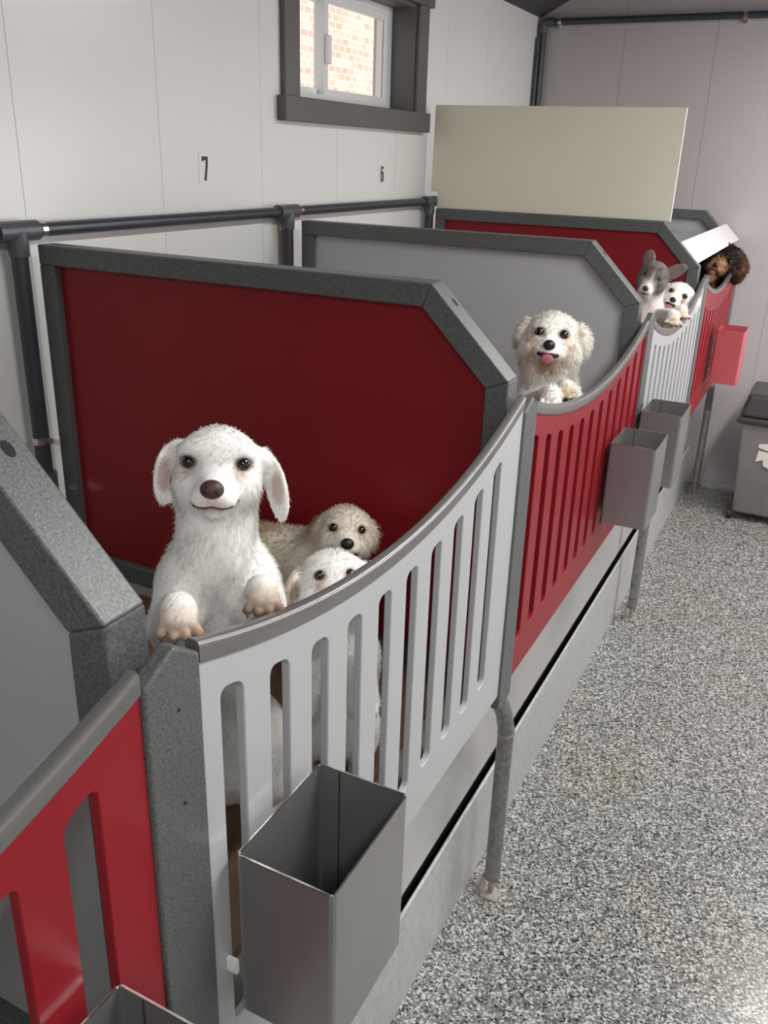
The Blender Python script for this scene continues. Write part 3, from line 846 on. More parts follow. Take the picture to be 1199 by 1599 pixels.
def dog_mats():
    m, nt, b = new_mat('dog_coat')
    at = nt.nodes.new('ShaderNodeAttribute'); at.attribute_name = 'coat'
    nt.links.new(at.outputs['Color'], b.inputs['Base Color'])
    b.inputs['Roughness'].default_value = 0.75
    b.inputs['Specular IOR Level'].default_value = 0.2
    return m
M_coat = dog_mats()
def fur_mat():
    m, nt, b = new_mat('dog_fur')
    at = nt.nodes.new('ShaderNodeAttribute'); at.attribute_name = 'coat'
    nt.links.new(at.outputs['Color'], b.inputs['Base Color'])
    b.inputs['Roughness'].default_value = 0.7; b.inputs['Specular IOR Level'].default_value = 0.15
    tl = nt.nodes.new('ShaderNodeBsdfTranslucent'); nt.links.new(at.outputs['Color'], tl.inputs['Color'])
    mx = nt.nodes.new('ShaderNodeMixShader'); mx.inputs[0].default_value = 0.38
    nt.links.new(b.outputs[0], mx.inputs[1]); nt.links.new(tl.outputs[0], mx.inputs[2])
    nt.links.new(mx.outputs[0], nt.nodes['Material Output'].inputs['Surface'])
    return m
M_fur = fur_mat()
M_eye = mat('dog_eye_dark', (0.010, 0.006, 0.004), 0.05, coat=0.6)
M_eyeb = mat('dog_eye_brown', (0.030, 0.013, 0.006), 0.05, coat=0.6)
M_nosebrown = mat('dog_nose_brown', (0.075, 0.033, 0.028), 0.38, bump=0.3, bscale=900)
M_noseblack = mat('dog_nose_black', (0.012, 0.011, 0.012), 0.30, bump=0.3, bscale=900)
M_tongue = mat('dog_tongue', (0.50, 0.17, 0.22), 0.35)
M_lip = mat('dog_lip', (0.13, 0.055, 0.050), 0.5)
M_mouth = mat('dog_mouth_dark', (0.020, 0.010, 0.010), 0.6)
M_claw = mat('dog_claw', (0.10, 0.06, 0.04), 0.4)

def coloured(name, V, Fs_, colr, parent, normals=None, m_=None):
    me = bpy.data.meshes.new(name)
    base = np.array(wloc(parent)) if parent else np.zeros(3)
    me.from_pydata((np.asarray(V)-base).tolist(), [], Fs_.tolist())
    at = me.attributes.new('coat', 'FLOAT_COLOR', 'POINT')
    cc = np.ones((len(V), 4), np.float32); cc[:, :3] = colr
    at.data.foreach_set('color', cc.ravel())
    me.materials.append(m_ or M_coat)
    me.polygons.foreach_set('use_smooth', np.ones(len(me.polygons), bool))
    me.update()
    if normals is not None: me.normals_split_custom_set_from_vertices(normals.tolist())
    o = bpy.data.objects.new(name, me); col.objects.link(o); o.parent = parent
    return o

def finish(dg, label, h, nfur, flen, fwid, droop=0.5, curl=0.25, seed=1, clear=(), zmin=None, floor_z=None):
    rng = np.random.default_rng(seed)
    lo = np.full(3, 9.0); hi = -lo
    for pr in dg.P:
        if pr[-2]: continue
        if pr[0] == 'e':
            m = pr[2].max(); lo = np.minimum(lo, pr[1]-m); hi = np.maximum(hi, pr[1]+m)
        else:
            for q, r in ((pr[1], pr[3]), (pr[2], pr[4])): lo = np.minimum(lo, q-r); hi = np.maximum(hi, q+r)
    lo -= 0.02; hi += 0.02
    V, Q = surface_nets(dg.f, lo, hi, h)
    C, L = dg.colour(V)
    VW = dg.world(V)
    root = empty('dog', (float(dg.O[0]), float(dg.O[1]), float(VW[:, 2].min())), label, 'dog', 'dogs looking over the kennel gates')
    tint = 1+0.05*rng.standard_normal((len(V), 1))
    coloured('body', VW, Q, np.clip(C*tint, 0, 1), root)
    for n, (v, f_), m in dg.kids:
        mk(n, dg.world(np.array(v)), f_, m, root, smooth=True)
    # coat strands
    a, b, c, d = (V[Q[:, i]] for i in range(4))
    ar = np.linalg.norm(np.cross(c-a, d-b), axis=1)/2
    pick = rng.choice(len(Q), nfur, p=ar/ar.sum())
    u, v = rng.random((2, nfur, 1))
    P0 = (a[pick]*(1-u)+b[pick]*u)*(1-v)+(d[pick]*(1-u)+c[pick]*u)*v
    keep = np.ones(nfur, bool)
    for cc, rr in clear: keep &= np.linalg.norm(P0-cc, axis=1) > rr
    P0 = P0[keep]; nf = len(P0)
    N = dg.grad(P0)
    C, L = dg.colour(P0)
    down = np.array([0, 0.25, -1.0])
    flow = down-N*(N@down)[:, None]
    out = P0/(np.linalg.norm(P0, axis=1)[:, None]+1e-6)
    hd = np.clip(1.6-np.linalg.norm(P0, axis=1)/dg.s, 0, 1)[:, None]
    flow = flow*(1-0.6*hd)+(out-N*np.sum(out*N, 1)[:, None])*hd*1.2
    # clumps: neighbouring strands lean alike
    q = P0*70
    cl = np.stack([np.sin(q[:, 1]*1.3+2*np.sin(q[:, 2])), np.sin(q[:, 2]*1.1+2*np.sin(q[:, 0])), np.sin(q[:, 0]*1.2+2*np.sin(q[:, 1]))], 1)
    D = N*(1-droop)+flow*droop+curl*(0.8*cl+0.6*rng.standard_normal((nf, 3)))
    D -= N*np.minimum(np.sum(D*N, 1)-0.12, 0)[:, None]
    D /= np.linalg.norm(D, axis=1)[:, None]
    ln = (flen*L*(0.55+0.6*rng.random(nf)))[:, None]
    S = np.cross(D, N+0.12*rng.standard_normal((nf, 3))); S /= np.linalg.norm(S, axis=1)[:, None]+1e-9
    wd = fwid*(0.7+0.6*rng.random((nf, 1)))
    P0 = P0-N*0.001
    P1 = P0+D*ln*0.55
    P2 = P0+(D*0.85+flow*0.15+0.12*curl*rng.standard_normal((nf, 3)))*ln-np.array([0, 0, 0.12])*ln*droop
    VF = np.stack([P0-S*wd/2, P0+S*wd/2, P1+S*wd*0.4, P1-S*wd*0.4, P2], 1).reshape(-1, 3)
    k = np.arange(nf)[:, None]*5
    T = np.concatenate([k+[0, 1, 2], k+[0, 2, 3], k+[3, 2, 4]], 1).reshape(-1, 3)
    CF = np.repeat(np.clip(C*(1+0.12*rng.standard_normal((nf, 1))-0.05*np.abs(cl[:, :1])), 0, 1), 5, axis=0)
    NF = np.repeat(N@dg.B.T, 5, axis=0)
    coloured('fur', dg.world(VF), T, CF, root, NF, M_fur)
    return root

WH = (0.945, 0.93, 0.905); CREAM = (0.74, 0.66, 0.55); PINK = (0.62, 0.40, 0.35); TAN = (0.55, 0.40, 0.26)

# --- 1: big white dog, short coat, paws on the gate
dg = Dog((-0.172, 0.824, 1.470), 0.0545, (-5, 17, 3))
dg.he((0, 0.18, 0.22), (0.98, 1.02, 0.84), WH, fl=0.8)
dg.he((0, -0.10, 0.40), (0.66, 0.75, 0.55), WH, 0.3, fl=0.7)
dg.he((0, -0.02, -0.30), (0.90, 0.80, 0.66), WH, 0.3, fl=0.9)
dg.hc((0, -0.45, -0.16), (0, -1.15, -0.36), 0.50, 0.33, WH, 0.30, fl=0.35)
dg.he((-0.24, -1.02, -0.50), (0.29, 0.36, 0.25), WH, 0.14, fl=0.4)
dg.he((0.24, -1.02, -0.50), (0.29, 0.36, 0.25), WH, 0.14, fl=0.4)
dg.hc((0, -0.3, -0.62), (0, -0.94, -0.76), 0.40, 0.22, WH, 0.10, fl=0.5)
for sx in (-1, 1):
    dg.he((0.52*sx, -0.48, 0.50), (0.34, 0.25, 0.18), WH, 0.3, fl=0.5)
    dg.he((0.58*sx, -0.30, -0.25), (0.40, 0.42, 0.42), WH, 0.25)
EI = (0.60, 0.47, 0.44)
dg.he((-1.00, 0.10, 0.44), (0.22, 0.34, 0.30), WH, 0.2, rot=(0, 0, 25))
dg.he((-1.18, 0.02, -0.10), (0.13, 0.36, 0.70), WH, 0.12, rot=(-40, 0, 4), fl=0.7)
dg.he((1.04, 0.12, 0.36), (0.22, 0.34, 0.28), WH, 0.2, rot=(0, 0, -30))
dg.he((1.38, 0.05, -0.34), (0.13, 0.38, 0.78), WH, 0.12, rot=(38, 0, -14), fl=0.7)
dg.spot((-1.16, -0.28, -0.12), (0.22, 0.36, 0.60), EI, 0.9, 0.4)
dg.spot((1.34, -0.26, -0.40), (0.24, 0.36, 0.66), EI, 0.9, 0.4)
for sx in (-1, 1): dg.he((0.60*sx, -1.00, 0.26), (0.22, 0.28, 0.16), WH, 0.16, sub=True)
eyes = [dg.eye(0.60*sx, 0.265, 0.170, M_eye, 0.38) for sx in (-1, 1)]
for e in eyes:
    dg.spot(e, (0.30, 0.4, 0.23), (0.10, 0.055, 0.045), 0.95, 0.45)
    dg.spot(e+np.array((-0.10*np.sign(e[0]), 0, -0.22)), (0.36, 0.4, 0.26), (0.50, 0.29, 0.23), 0.7, 0.9)
n = dg.surf(0, -0.28)
dg.kids.append(('nose', ellv(dg.H(n+(0, 0.035, 0)), np.array((0.265, 0.19, 0.215))*dg.s, dg.Rh), M_nosebrown))
for sx in (-1, 1): dg.kids.append(('nostril', ellv(dg.H(n+(0.12*sx, -0.12, -0.045)), np.array((0.06, 0.045, 0.05))*dg.s, dg.Rh), M_mouth))
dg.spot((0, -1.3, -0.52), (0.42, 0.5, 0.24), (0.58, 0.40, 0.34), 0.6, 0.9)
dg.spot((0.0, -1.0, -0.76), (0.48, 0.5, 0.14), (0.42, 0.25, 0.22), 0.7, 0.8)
mp = [dg.surf(x, z)+(0, 0.03, 0) for x, z in ((-0.50, -0.58), (-0.38, -0.66), (-0.2, -0.70), (0, -0.665), (0.2, -0.70), (0.40, -0.66), (0.56, -0.55))]
dg.kids.append(('mouth', tube([dg.H(q) for q in mp], [0.012*dg.s]+[0.045*dg.s]*5+[0.012*dg.s], 8), M_lip))
dg.hc((0, 0.25, -0.2), (-0.05, 0.75, -1.9), 0.90, 0.98, WH, 0.35, fl=1.2)
dg.be((-0.004, 0.045, -0.175), (0.060, 0.058, 0.085), WH, 0.04, fl=1.2)
dg.be((-0.006, 0.055, -0.27), (0.062, 0.060, 0.11), WH, 0.04, fl=1.2)
dg.bc((-0.006, 0.07, -0.30), (0.0, 0.09, -0.50), 0.060, 0.074, WH, 0.04)
pw1, pw2 = dg.W((-0.050, 0.594, 1.408)), dg.W((-0.040, 0.728, 1.372))
for sh, el, pw in (((-0.052, 0.010, -0.165), (-0.068, -0.035, -0.195), pw1), ((0.040, 0.010, -0.170), (0.050, -0.02, -0.185), pw2)):
    dg.be(sh, (0.030, 0.040, 0.052), WH, 0.025)
    dg.bc(sh, el, 0.031, 0.027, WH, 0.03)
    dg.bc(el, pw+np.array((0, 0.016, 0.002)), 0.027, 0.0185, WH, 0.02, fl=0.8)
dg.toes(pw1, 0.0185, (0.82, 0.76, 0.70), M_claw, (0.97, -0.1, 0.0), (0.1, -0.72, -0.66), (0.44, 0.28, 0.18), under=(0.26, 0.14, 0.08))
dg.toes(pw2, 0.0185, (0.78, 0.68, 0.58), M_claw, (0.97, -0.1, 0.0), (0.0, -0.80, -0.55), (0.20, 0.105, 0.06), under=(0.15, 0.07, 0.045))
for sx in (-1, 1):
    dg.be((0.048*sx, 0.10, -0.50), (0.045, 0.07, 0.075), WH, 0.04)
    dg.bc((0.055*sx, 0.06, -0.54), (0.06*sx, 0.13, -0.62), 0.032, 0.022, WH, 0.02)
    dg.bc((0.06*sx, 0.13, -0.62), (0.06*sx, 0.10, -0.655), 0.020, 0.018, WH, 0.02)
    dg.be((0.06*sx, 0.075, -0.657), (0.021, 0.036, 0.016), WH, 0.012, fl=0.5)
dg.bc((0, 0.16, -0.52), (0.02, 0.22, -0.60), 0.018, 0.010, WH, 0.02, fl=1.6)
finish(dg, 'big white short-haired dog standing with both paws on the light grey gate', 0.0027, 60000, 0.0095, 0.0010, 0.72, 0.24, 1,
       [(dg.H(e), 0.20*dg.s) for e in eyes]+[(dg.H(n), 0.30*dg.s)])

# generic small-dog head: eye half spacing/height, nose height, muzzle length and width
def head(dg, c, ex, ez, er, nz, ml=1.15, mw=0.36, top=0.85, mz=None, cheek=0.45, cm=None, nose=(0.21, 0.16, 0.17), nmat=None, emat=None, rim=(0.10, 0.055, 0.04), chin=0.72, cfl=1.0, sock=0.16):
    cm = cm or c
    mz = nz-0.08 if mz is None else mz
    dg.he((0, 0.15, 0.20), (0.97, 0.98, top), c, fl=cfl)
    dg.he((0, -0.05, -0.28), (0.90, 0.80, 0.68), c, 0.3, fl=cfl)
    dg.hc((0, -0.45, nz+0.12), (0, -ml, mz), 0.50, mw, cm, 0.30, fl=0.4)
    for sx in (-1, 1):
        dg.he((0.23*sx, -ml+0.14, mz-0.13), (mw*0.85, 0.36, 0.25), cm, 0.14, fl=0.55*cfl)
        dg.he((0.55*sx, -0.32, -0.30), (cheek, 0.45, 0.46), c, 0.25, fl=cfl)
    dg.hc((0, -0.3, mz-0.30), (0, -ml+0.24, mz-0.36), 0.40, 0.22, cm, 0.10, fl=0.7*cfl)
    for sx in (-1, 1): dg.he((ex*sx, -1.05, ez), (er*1.2, 0.30, er), c, sock, sub=True)
    es_ = [dg.eye(ex*sx, ez, er, emat or M_eye, 0.25) for sx in (-1, 1)]
    for e in es_: dg.spot(e, (er*1.65, 0.4, er*1.4), rim, 0.9, 0.5)
    n_ = dg.surf(0, nz)
    dg.kids.append(('nose', ellv(dg.H(n_+(0, 0.03, 0)), np.array(nose)*dg.s, dg.Rh, 14, 10), nmat or M_noseblack))
    return es_, n_
def clr(dg, es_, n_, er, nr): return [(dg.H(e), er*1.25*dg.s) for e in es_]+[(dg.H(n_), nr*dg.s)]
def open_mouth(dg, z, w_, h_, tw, th, tz):
    q = dg.surf(0, z)
    dg.kids.append(('mouth', ellv(dg.H(q+(0, 0.05, 0)), np.array((w_, 0.10, h_))*dg.s, dg.Rh, 16, 10), M_mouth))
    dg.kids.append(('tongue', ellv(dg.H(q+(0, -0.02, tz)), np.array((tw, 0.045, th))*dg.s, dg.Rh@rotm(0, -22, 0), 16, 10), M_tongue))
    return q

# --- 2: tan and cream dog standing behind, head turned to the viewer
C2 = (0.78, 0.72, 0.62); C2b = (0.66, 0.56, 0.43)
dg = Dog((-0.330, 1.438, 1.114), 0.056, (4, 16, 6))
es_, n_ = head(dg, C2, 0.50, 0.28, 0.175, -0.16, 1.05, 0.34, 0.80, nose=(0.25, 0.18, 0.21), rim=(0.07, 0.04, 0.03))
dg.spot((0, -0.9, -0.25), (0.6, 0.9, 0.4), (0.70, 0.64, 0.55), 0.8, 0.8)
for sx in (-1, 1): dg.spot((0.52*sx, -0.7, 0.1), (0.34, 0.5, 0.3), (0.42, 0.30, 0.20), 0.6, 0.9)
dg.he((-0.98, 0.15, 0.10), (0.20, 0.36, 0.48), C2b, 0.15, rot=(-25, 0, 18), fl=1.6)
dg.he((1.00, 0.15, 0.00), (0.20, 0.36, 0.50), C2b, 0.15, rot=(25, 0, -10), fl=1.6)
q = dg.surf(0.1, -0.54)
dg.kids.append(('mouth', ellv(dg.H(q+(0, 0.04, 0)), np.array((0.34, 0.10, 0.10))*dg.s, dg.Rh, 16, 10), M_mouth))
L2 = lambda x, y, z: dg.W((x, y, z))
dg.bc(dg.H((0, 0.3, -0.2)), L2(-0.40, 1.44, 1.03), 0.046, 0.062, C2, 0.04, fl=1.5)
dg.bc(L2(-0.41, 1.44, 1.02), L2(-0.62, 1.40, 1.03), 0.072, 0.068, C2, 0.04, fl=1.5)
dg.bspot(L2(-0.53, 1.40, 1.10), (0.07, 0.10, 0.05), (0.50, 0.36, 0.22), 0.8, 0.8)
for x, y in ((-0.385, 1.405), (-0.385, 1.475), (-0.66, 1.365), (-0.66, 1.435)):
    dg.bc(L2(x, y, 1.0), L2(x-0.005, y, 0.90), 0.034, 0.022, C2, 0.03)
    dg.bc(L2(x-0.005, y, 0.90), L2(x, y, 0.815), 0.021, 0.018, C2, 0.015)
    dg.be(L2(x+0.012, y, 0.808), (0.024, 0.024, 0.016), C2, 0.012, fl=0.5)
dg.bc(L2(-0.70, 1.40, 1.02), L2(-0.74, 1.42, 0.92), 0.02, 0.012, C2, 0.02, fl=1.4)
finish(dg, 'tan and cream dog standing against the dark red divider, looking back', 0.0042, 30000, 0.012, 0.0013, 0.68, 0.25, 2, clr(dg, es_, n_, 0.15, 0.24))

# --- 3: white dog peeking over the curved rail
dg = Dog((-0.140, 1.061, 1.214), 0.0545, (6, 17, 0))
es_, n_ = head(dg, WH, 0.42, 0.40, 0.165, -0.22, 1.1, 0.34, 0.72, nose=(0.25, 0.17, 0.2), nmat=M_nosebrown, emat=M_eyeb, rim=(0.20, 0.10, 0.07))
for sx in (-1, 1): dg.spot((0.44*sx, -0.8, 0.12), (0.30, 0.5, 0.30), (0.55, 0.33, 0.25), 0.6, 0.9)
dg.he((-1.22, -0.05, -0.10), (0.20, 0.38, 0.66), CREAM, 0.08, rot=(-30, 0, 20), fl=1.3)
dg.spot((-1.10, -0.35, -0.05), (0.20, 0.4, 0.42), (0.26, 0.16, 0.12), 0.8, 0.7)
dg.he((1.00, 0.10, 0.30), (0.34, 0.30, 0.24), WH, 0.15, rot=(20, 0, -20), fl=1.3)
dg.bc(dg.H((0, 0.35, -0.3)), (0, 0.035, -0.15), 0.050, 0.060, WH, 0.04, fl=1.2)
dg.bc((0, 0.04, -0.15), (0, 0.07, -0.30), 0.064, 0.066, WH, 0.04)
for sx in (-1, 1):
    dg.bc((0.045*sx, 0.01, -0.14), (0.050*sx, -0.035, -0.20), 0.030, 0.024, WH, 0.03)
    dg.bc((0.050*sx, -0.035, -0.20), (0.045*sx, -0.045, -0.13), 0.022, 0.018, WH, 0.02)
    dg.be((0.045*sx, -0.048, -0.118), (0.020, 0.020, 0.018), WH, 0.012, fl=0.5)
    dg.be((0.045*sx, 0.06, -0.31), (0.040, 0.060, 0.060), WH, 0.03)
    dg.bc((0.05*sx, 0.05, -0.34), (0.05*sx, 0.09, -0.40), 0.026, 0.019, WH, 0.02)
    dg.be((0.05*sx, 0.06, -0.412), (0.020, 0.034, 0.016), WH, 0.015, fl=0.5)
finish(dg, 'white dog peeking over the grey rail, only eyes and forehead showing', 0.0038, 26000, 0.010, 0.0012, 0.7, 0.22, 3, clr(dg, es_, n_, 0.155, 0.24))

# --- 4: fluffy cream dog with its tongue out
C4 = (0.955, 0.93, 0.88); C4b = (0.62, 0.46, 0.32); C4p = (0.70, 0.50, 0.40)
dg = Dog((-0.170, 2.264, 1.392), 0.078, (-2, 12, 3))
dg.noise = (0.0018, 230.0)
es_, n_ = head(dg, C4, 0.40, 0.34, 0.175, -0.06, 1.05, 0.32, 0.86, cheek=0.48, nose=(0.205, 0.16, 0.18), rim=(0.06, 0.03, 0.02))
dg.he((0, 0.0, -0.78), (0.66, 0.62, 0.50), C4, 0.3, fl=1.2)
for sx in (-1, 1):
    dg.spot((0.60*sx, -0.7, 0.05), (0.42, 0.6, 0.36), C4p, 0.75, 0.9)
    dg.spot((0.55*sx, -0.6, -0.45), (0.50, 0.6, 0.42), C4b, 0.75, 0.9)
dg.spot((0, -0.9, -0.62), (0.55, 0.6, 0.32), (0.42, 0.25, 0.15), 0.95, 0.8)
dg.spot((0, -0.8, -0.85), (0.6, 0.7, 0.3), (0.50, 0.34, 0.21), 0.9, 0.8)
open_mouth(dg, -0.37, 0.38, 0.12, 0.21, 0.17, -0.15)
dg.he((-0.97, 0.02, 0.30), (0.28, 0.36, 0.52), (0.86, 0.83, 0.77), 0.08, rot=(-20, 0, 24), fl=1.2)
dg.he((1.00, 0.02, 0.22), (0.30, 0.36, 0.56), (0.86, 0.83, 0.77), 0.08, rot=(20, 0, -18), fl=1.2)
dg.spot((-0.86, -0.3, 0.50), (0.22, 0.3, 0.3), (0.66, 0.55, 0.40), 0.6, 0.8); dg.spot((0.92, -0.3, 0.50), (0.22, 0.3, 0.3), (0.66, 0.55, 0.40), 0.6, 0.8)  # darker tan painted in as crease shade between ears and face
dg.bc(dg.H((0, 0.3, -0.5)), (0.005, 0.03, -0.17), 0.066, 0.076, C4, 0.05, fl=1.4)
dg.be((0.006, 0.035, -0.21), (0.082, 0.075, 0.10), C4, 0.05, fl=1.4)
dg.bc((0, 0.05, -0.24), (0, 0.07, -0.48), 0.078, 0.082, C4, 0.05)
pa, pb = dg.W((-0.058, 2.045, 1.325)), dg.W((-0.062, 1.93, 1.335))
dg.bc((0.060, 0.0, -0.16), (0.062, -0.06, -0.17), 0.036, 0.030, C4, 0.03); dg.bc((0.062, -0.06, -0.17), pa+np.array((0, 0.02, 0)), 0.030, 0.024, C4, 0.02)
dg.bc((-0.045, 0.0, -0.16), (-0.05, -0.08, -0.16), 0.036, 0.030, C4, 0.03); dg.bc((-0.05, -0.08, -0.16), pb+np.array((0, 0.02, 0)), 0.030, 0.024, C4, 0.02)
dg.toes(pa, 0.021, (0.62, 0.50, 0.38), M_claw, (0.97, 0, 0), (0, -0.8, -0.5), under=(0.06, 0.04, 0.03))
dg.toes(pb, 0.021, C4, M_claw, (0.97, 0, 0), (0, -0.8, -0.5), under=(0.2, 0.12, 0.08))
for sx in (-1, 1):
    dg.be((0.05*sx, 0.07, -0.49), (0.048, 0.075, 0.075), C4, 0.04)
    dg.bc((0.055*sx, 0.05, -0.52), (0.058*sx, 0.10, -0.585), 0.032, 0.024, C4, 0.02)
    dg.be((0.058*sx, 0.065, -0.604), (0.024, 0.040, 0.0175), C4, 0.015, fl=0.5)
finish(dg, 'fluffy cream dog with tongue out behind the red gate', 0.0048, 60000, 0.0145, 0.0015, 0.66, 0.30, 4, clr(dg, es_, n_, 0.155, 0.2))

# --- 5: grey dog with big upright ears
G5c = (0.19, 0.175, 0.168); W5 = (0.80, 0.72, 0.69)
dg = Dog((-0.150, 3.511, 1.440), 0.055, (-10, -2, 16))
dg.noise = (0.001, 260.0)
es_, n_ = head(dg, G5c, 0.52, 0.22, 0.13, -0.52, 1.25, 0.30, 0.92, mz=-0.60, cheek=0.36, cm=W5, nose=(0.22, 0.17, 0.19), nmat=M_nosebrown, rim=(0.05, 0.04, 0.035), cfl=0.6)
dg.spot((0.05, -0.9, 0.1), (0.16, 1.0, 0.75), W5, 0.8, 0.7)
dg.spot((0.35, -0.4, 0.55), (0.3, 0.5, 0.3), (0.36, 0.33, 0.32), 0.6, 0.8)
for qx, qz, qr in ((-0.5, 0.5, 0.25), (0.62, 0.25, 0.22), (-0.25, 0.75, 0.2), (0.3, 0.8, 0.18), (-0.75, 0.1, 0.22), (0.7, -0.2, 0.25)): dg.spot((qx, -0.6, qz), (qr, 0.7, qr), (0.075, 0.068, 0.065), 0.8, 0.8)
EP = (0.26, 0.17, 0.155)
dg.he((-0.80, 0.15, 1.10), (0.46, 0.15, 0.62), G5c, 0.12, rot=(-10, 0, -12), fl=0.5)
dg.spot((-0.78, -0.05, 1.12), (0.36, 0.25, 0.46), EP, 0.95, 0.4)
dg.he((1.12, 0.15, 0.84), (0.46, 0.15, 1.0), G5c, 0.12, rot=(10, 0, 44), fl=0.5)
dg.spot((1.16, -0.05, 0.88), (0.66, 0.25, 0.66), EP, 0.9, 0.5)
q = dg.surf(0, -0.92)
dg.kids.append(('mouth', ellv(dg.H(q+(0, 0.05, 0)), np.array((0.30, 0.10, 0.06))*dg.s, dg.Rh, 14, 8), M_mouth))
dg.bc(dg.H((0, 0.4, -0.2)), (-0.005, 0.04, -0.16), 0.045, 0.055, W5, 0.04, fl=0.7)
dg.bc((-0.005, 0.04, -0.16), (0, 0.06, -0.42), 0.066, 0.066, W5, 0.04, fl=0.7)
for sx in (-1, 1):
    dg.bc((0.045*sx, 0.0, -0.17), (0.05*sx, -0.045, -0.26), 0.028, 0.020, W5, 0.03, fl=0.6)
    dg.bc((0.05*sx, -0.045, -0.26), (0.045*sx, -0.06, -0.17), 0.018, 0.016, W5, 0.02, fl=0.6)
    dg.be((0.045*sx, -0.062, -0.16), (0.020, 0.018, 0.016), W5, 0.012, fl=0.5)
    dg.be((0.045*sx, 0.06, -0.46), (0.042, 0.065, 0.07), W5, 0.03, fl=0.6)
    dg.bc((0.05*sx, 0.04, -0.50), (0.055*sx, 0.10, -0.59), 0.028, 0.018, W5, 0.02, fl=0.6)
    dg.bc((0.055*sx, 0.10, -0.59), (0.055*sx, 0.08, -0.652), 0.017, 0.016, W5, 0.02, fl=0.6)
    dg.be((0.055*sx, 0.055, -0.654), (0.020, 0.034, 0.0145), W5, 0.012, fl=0.5)
finish(dg, 'grey and white dog with large upright ears before the red divider', 0.0046, 26000, 0.012, 0.0016, 0.75, 0.25, 5, clr(dg, es_, n_, 0.13, 0.22))

# --- 6: small white dog, mouth open, paws over the far grey gate
W6 = (0.93, 0.91, 0.87)
dg = Dog((-0.086, 3.760, 1.336), 0.066, (-8, 14, 18))
dg.noise = (0.0015, 240.0)
es_, n_ = head(dg, W6, 0.44, 0.28, 0.16, -0.22, 1.0, 0.34, 0.82, nose=(0.20, 0.15, 0.17), rim=(0.16, 0.09, 0.06), cfl=0.8)
dg.spot((0.5, -0.8, 0.0), (0.2, 0.5, 0.42), (0.36, 0.22, 0.14), 0.8, 0.7)
open_mouth(dg, -0.52, 0.34, 0.13, 0.24, 0.15, -0.16)
dg.he((-0.98, 0.2, 0.05), (0.24, 0.36, 0.60), W6, 0.18, rot=(-25, 0, 10), fl=1.2)
dg.he((1.10, 0.15, 0.0), (0.26, 0.36, 0.62), W6, 0.18, rot=(25, 0, -6), fl=1.2)
dg.spot((0.98, -0.2, 0.15), (0.14, 0.3, 0.40), (0.20, 0.10, 0.06), 0.9, 0.5)
dg.bc(dg.H((-0.1, 0.3, -0.3)), (-0.035, 0.0, -0.14), 0.050, 0.056, W6, 0.04, fl=1.1)
dg.bc((-0.035, 0.0, -0.14), (-0.05, 0.0, -0.36), 0.058, 0.062, W6, 0.04)
pa, pb = dg.W((-0.016, 3.250, 1.332)), dg.W((-0.018, 3.450, 1.326))
dg.bc((-0.07, -0.03, -0.09), (-0.075, -0.15, -0.05), 0.032, 0.028, W6, 0.03); dg.bc((-0.075, -0.15, -0.05), pa+np.array((0, 0.03, 0.008)), 0.028, 0.023, W6, 0.02)
dg.bc((-0.01, -0.03, -0.11), pb+np.array((0, 0.03, 0.008)), 0.032, 0.022, W6, 0.02)
dg.toes(pa, 0.026, (0.74, 0.66, 0.54), M_claw, (0.97, 0, -0.1), (0.25, -0.8, -0.45), under=(0.12, 0.08, 0.05))
dg.toes(pb, 0.024, (0.70, 0.58, 0.46), M_claw, (0.97, 0, -0.1), (0.35, -0.8, -0.35), under=(0.20, 0.11, 0.07))
for sx in (-1, 1):
    dg.be((-0.05+0.04*sx, 0.0, -0.42), (0.042, 0.06, 0.07), W6, 0.03)
    dg.bc((-0.05+0.045*sx, -0.02, -0.45), (-0.05+0.05*sx, 0.03, -0.52), 0.028, 0.020, W6, 0.02)
    dg.be((-0.05+0.05*sx, 0.0, -0.543), (0.022, 0.036, 0.0165), W6, 0.015, fl=0.5)
finish(dg, 'small white dog with open mouth and paws over the far grey gate', 0.0046, 16000, 0.012, 0.0021, 0.65, 0.35, 6, clr(dg, es_, n_, 0.16, 0.2))

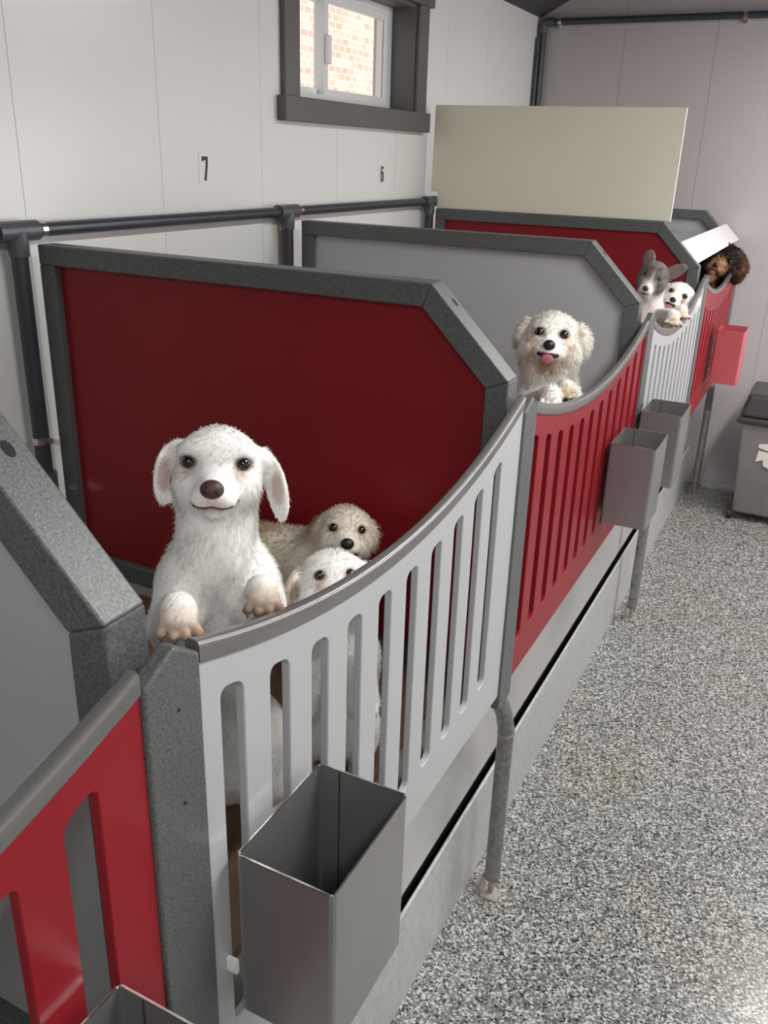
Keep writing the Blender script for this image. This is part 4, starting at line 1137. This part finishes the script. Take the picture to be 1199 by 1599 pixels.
# --- 7: dark curly dog at the far end
K7 = (0.030, 0.020, 0.016); T7 = (0.30, 0.17, 0.09)
dg = Dog((-0.058, 4.940, 1.383), 0.098, (-14, 6, 20))
dg.noise = (0.006, 150.0)
es_, n_ = head(dg, K7, 0.42, 0.22, 0.11, -0.18, 1.0, 0.30, 0.70, cheek=0.40, cm=T7, nose=(0.15, 0.12, 0.12), rim=(0.012, 0.008, 0.006))
dg.spot((0, -0.9, -0.3), (0.65, 0.9, 0.38), T7, 0.9, 0.6)
dg.spot((-0.30, -0.8, 0.30), (0.24, 0.5, 0.16), (0.22, 0.13, 0.07), 0.8, 0.7)
open_mouth(dg, -0.50, 0.22, 0.09, 0.15, 0.13, -0.12)
K7hi = (0.12, 0.065, 0.045)  # curl highlights painted into the ear coat as a lighter brown
dg.he((0.98, 0.0, -0.05), (0.30, 0.40, 0.62), K7hi, 0.2, rot=(20, 0, -10), fl=1.3)
dg.he((-0.92, 0.15, -0.05), (0.22, 0.36, 0.52), K7, 0.2, rot=(-20, 0, 10), fl=1.3)
dg.spot((0.5, -0.1, 0.62), (0.4, 0.5, 0.3), (0.16, 0.10, 0.075), 0.7, 0.9)  # lighter brown painted on the crown as a highlight on the curls
dg.bc(dg.H((-0.2, 0.3, -0.3)), (-0.075, -0.01, -0.18), 0.058, 0.066, K7, 0.04, fl=1.2)
dg.bc((-0.075, -0.01, -0.18), (-0.085, 0.0, -0.44), 0.07, 0.07, K7, 0.04)
dg.bc((-0.075, -0.06, -0.13), (-0.055, -0.10, -0.085), 0.032, 0.026, T7, 0.03, fl=0.7)
for sx in (-1, 1):
    dg.be((-0.085+0.04*sx, 0.0, -0.48), (0.042, 0.06, 0.07), K7, 0.03)
    dg.bc((-0.085+0.045*sx, -0.02, -0.50), (-0.085+0.05*sx, 0.03, -0.57), 0.028, 0.020, K7, 0.02)
    dg.be((-0.085+0.05*sx, 0.0, -0.592), (0.024, 0.038, 0.0155), T7, 0.015, fl=0.5)
finish(dg, 'dark brown and tan curly dog under the white lid at the far end', 0.0062, 16000, 0.020, 0.0032, 0.5, 0.6, 7, clr(dg, es_, n_, 0.11, 0.15))
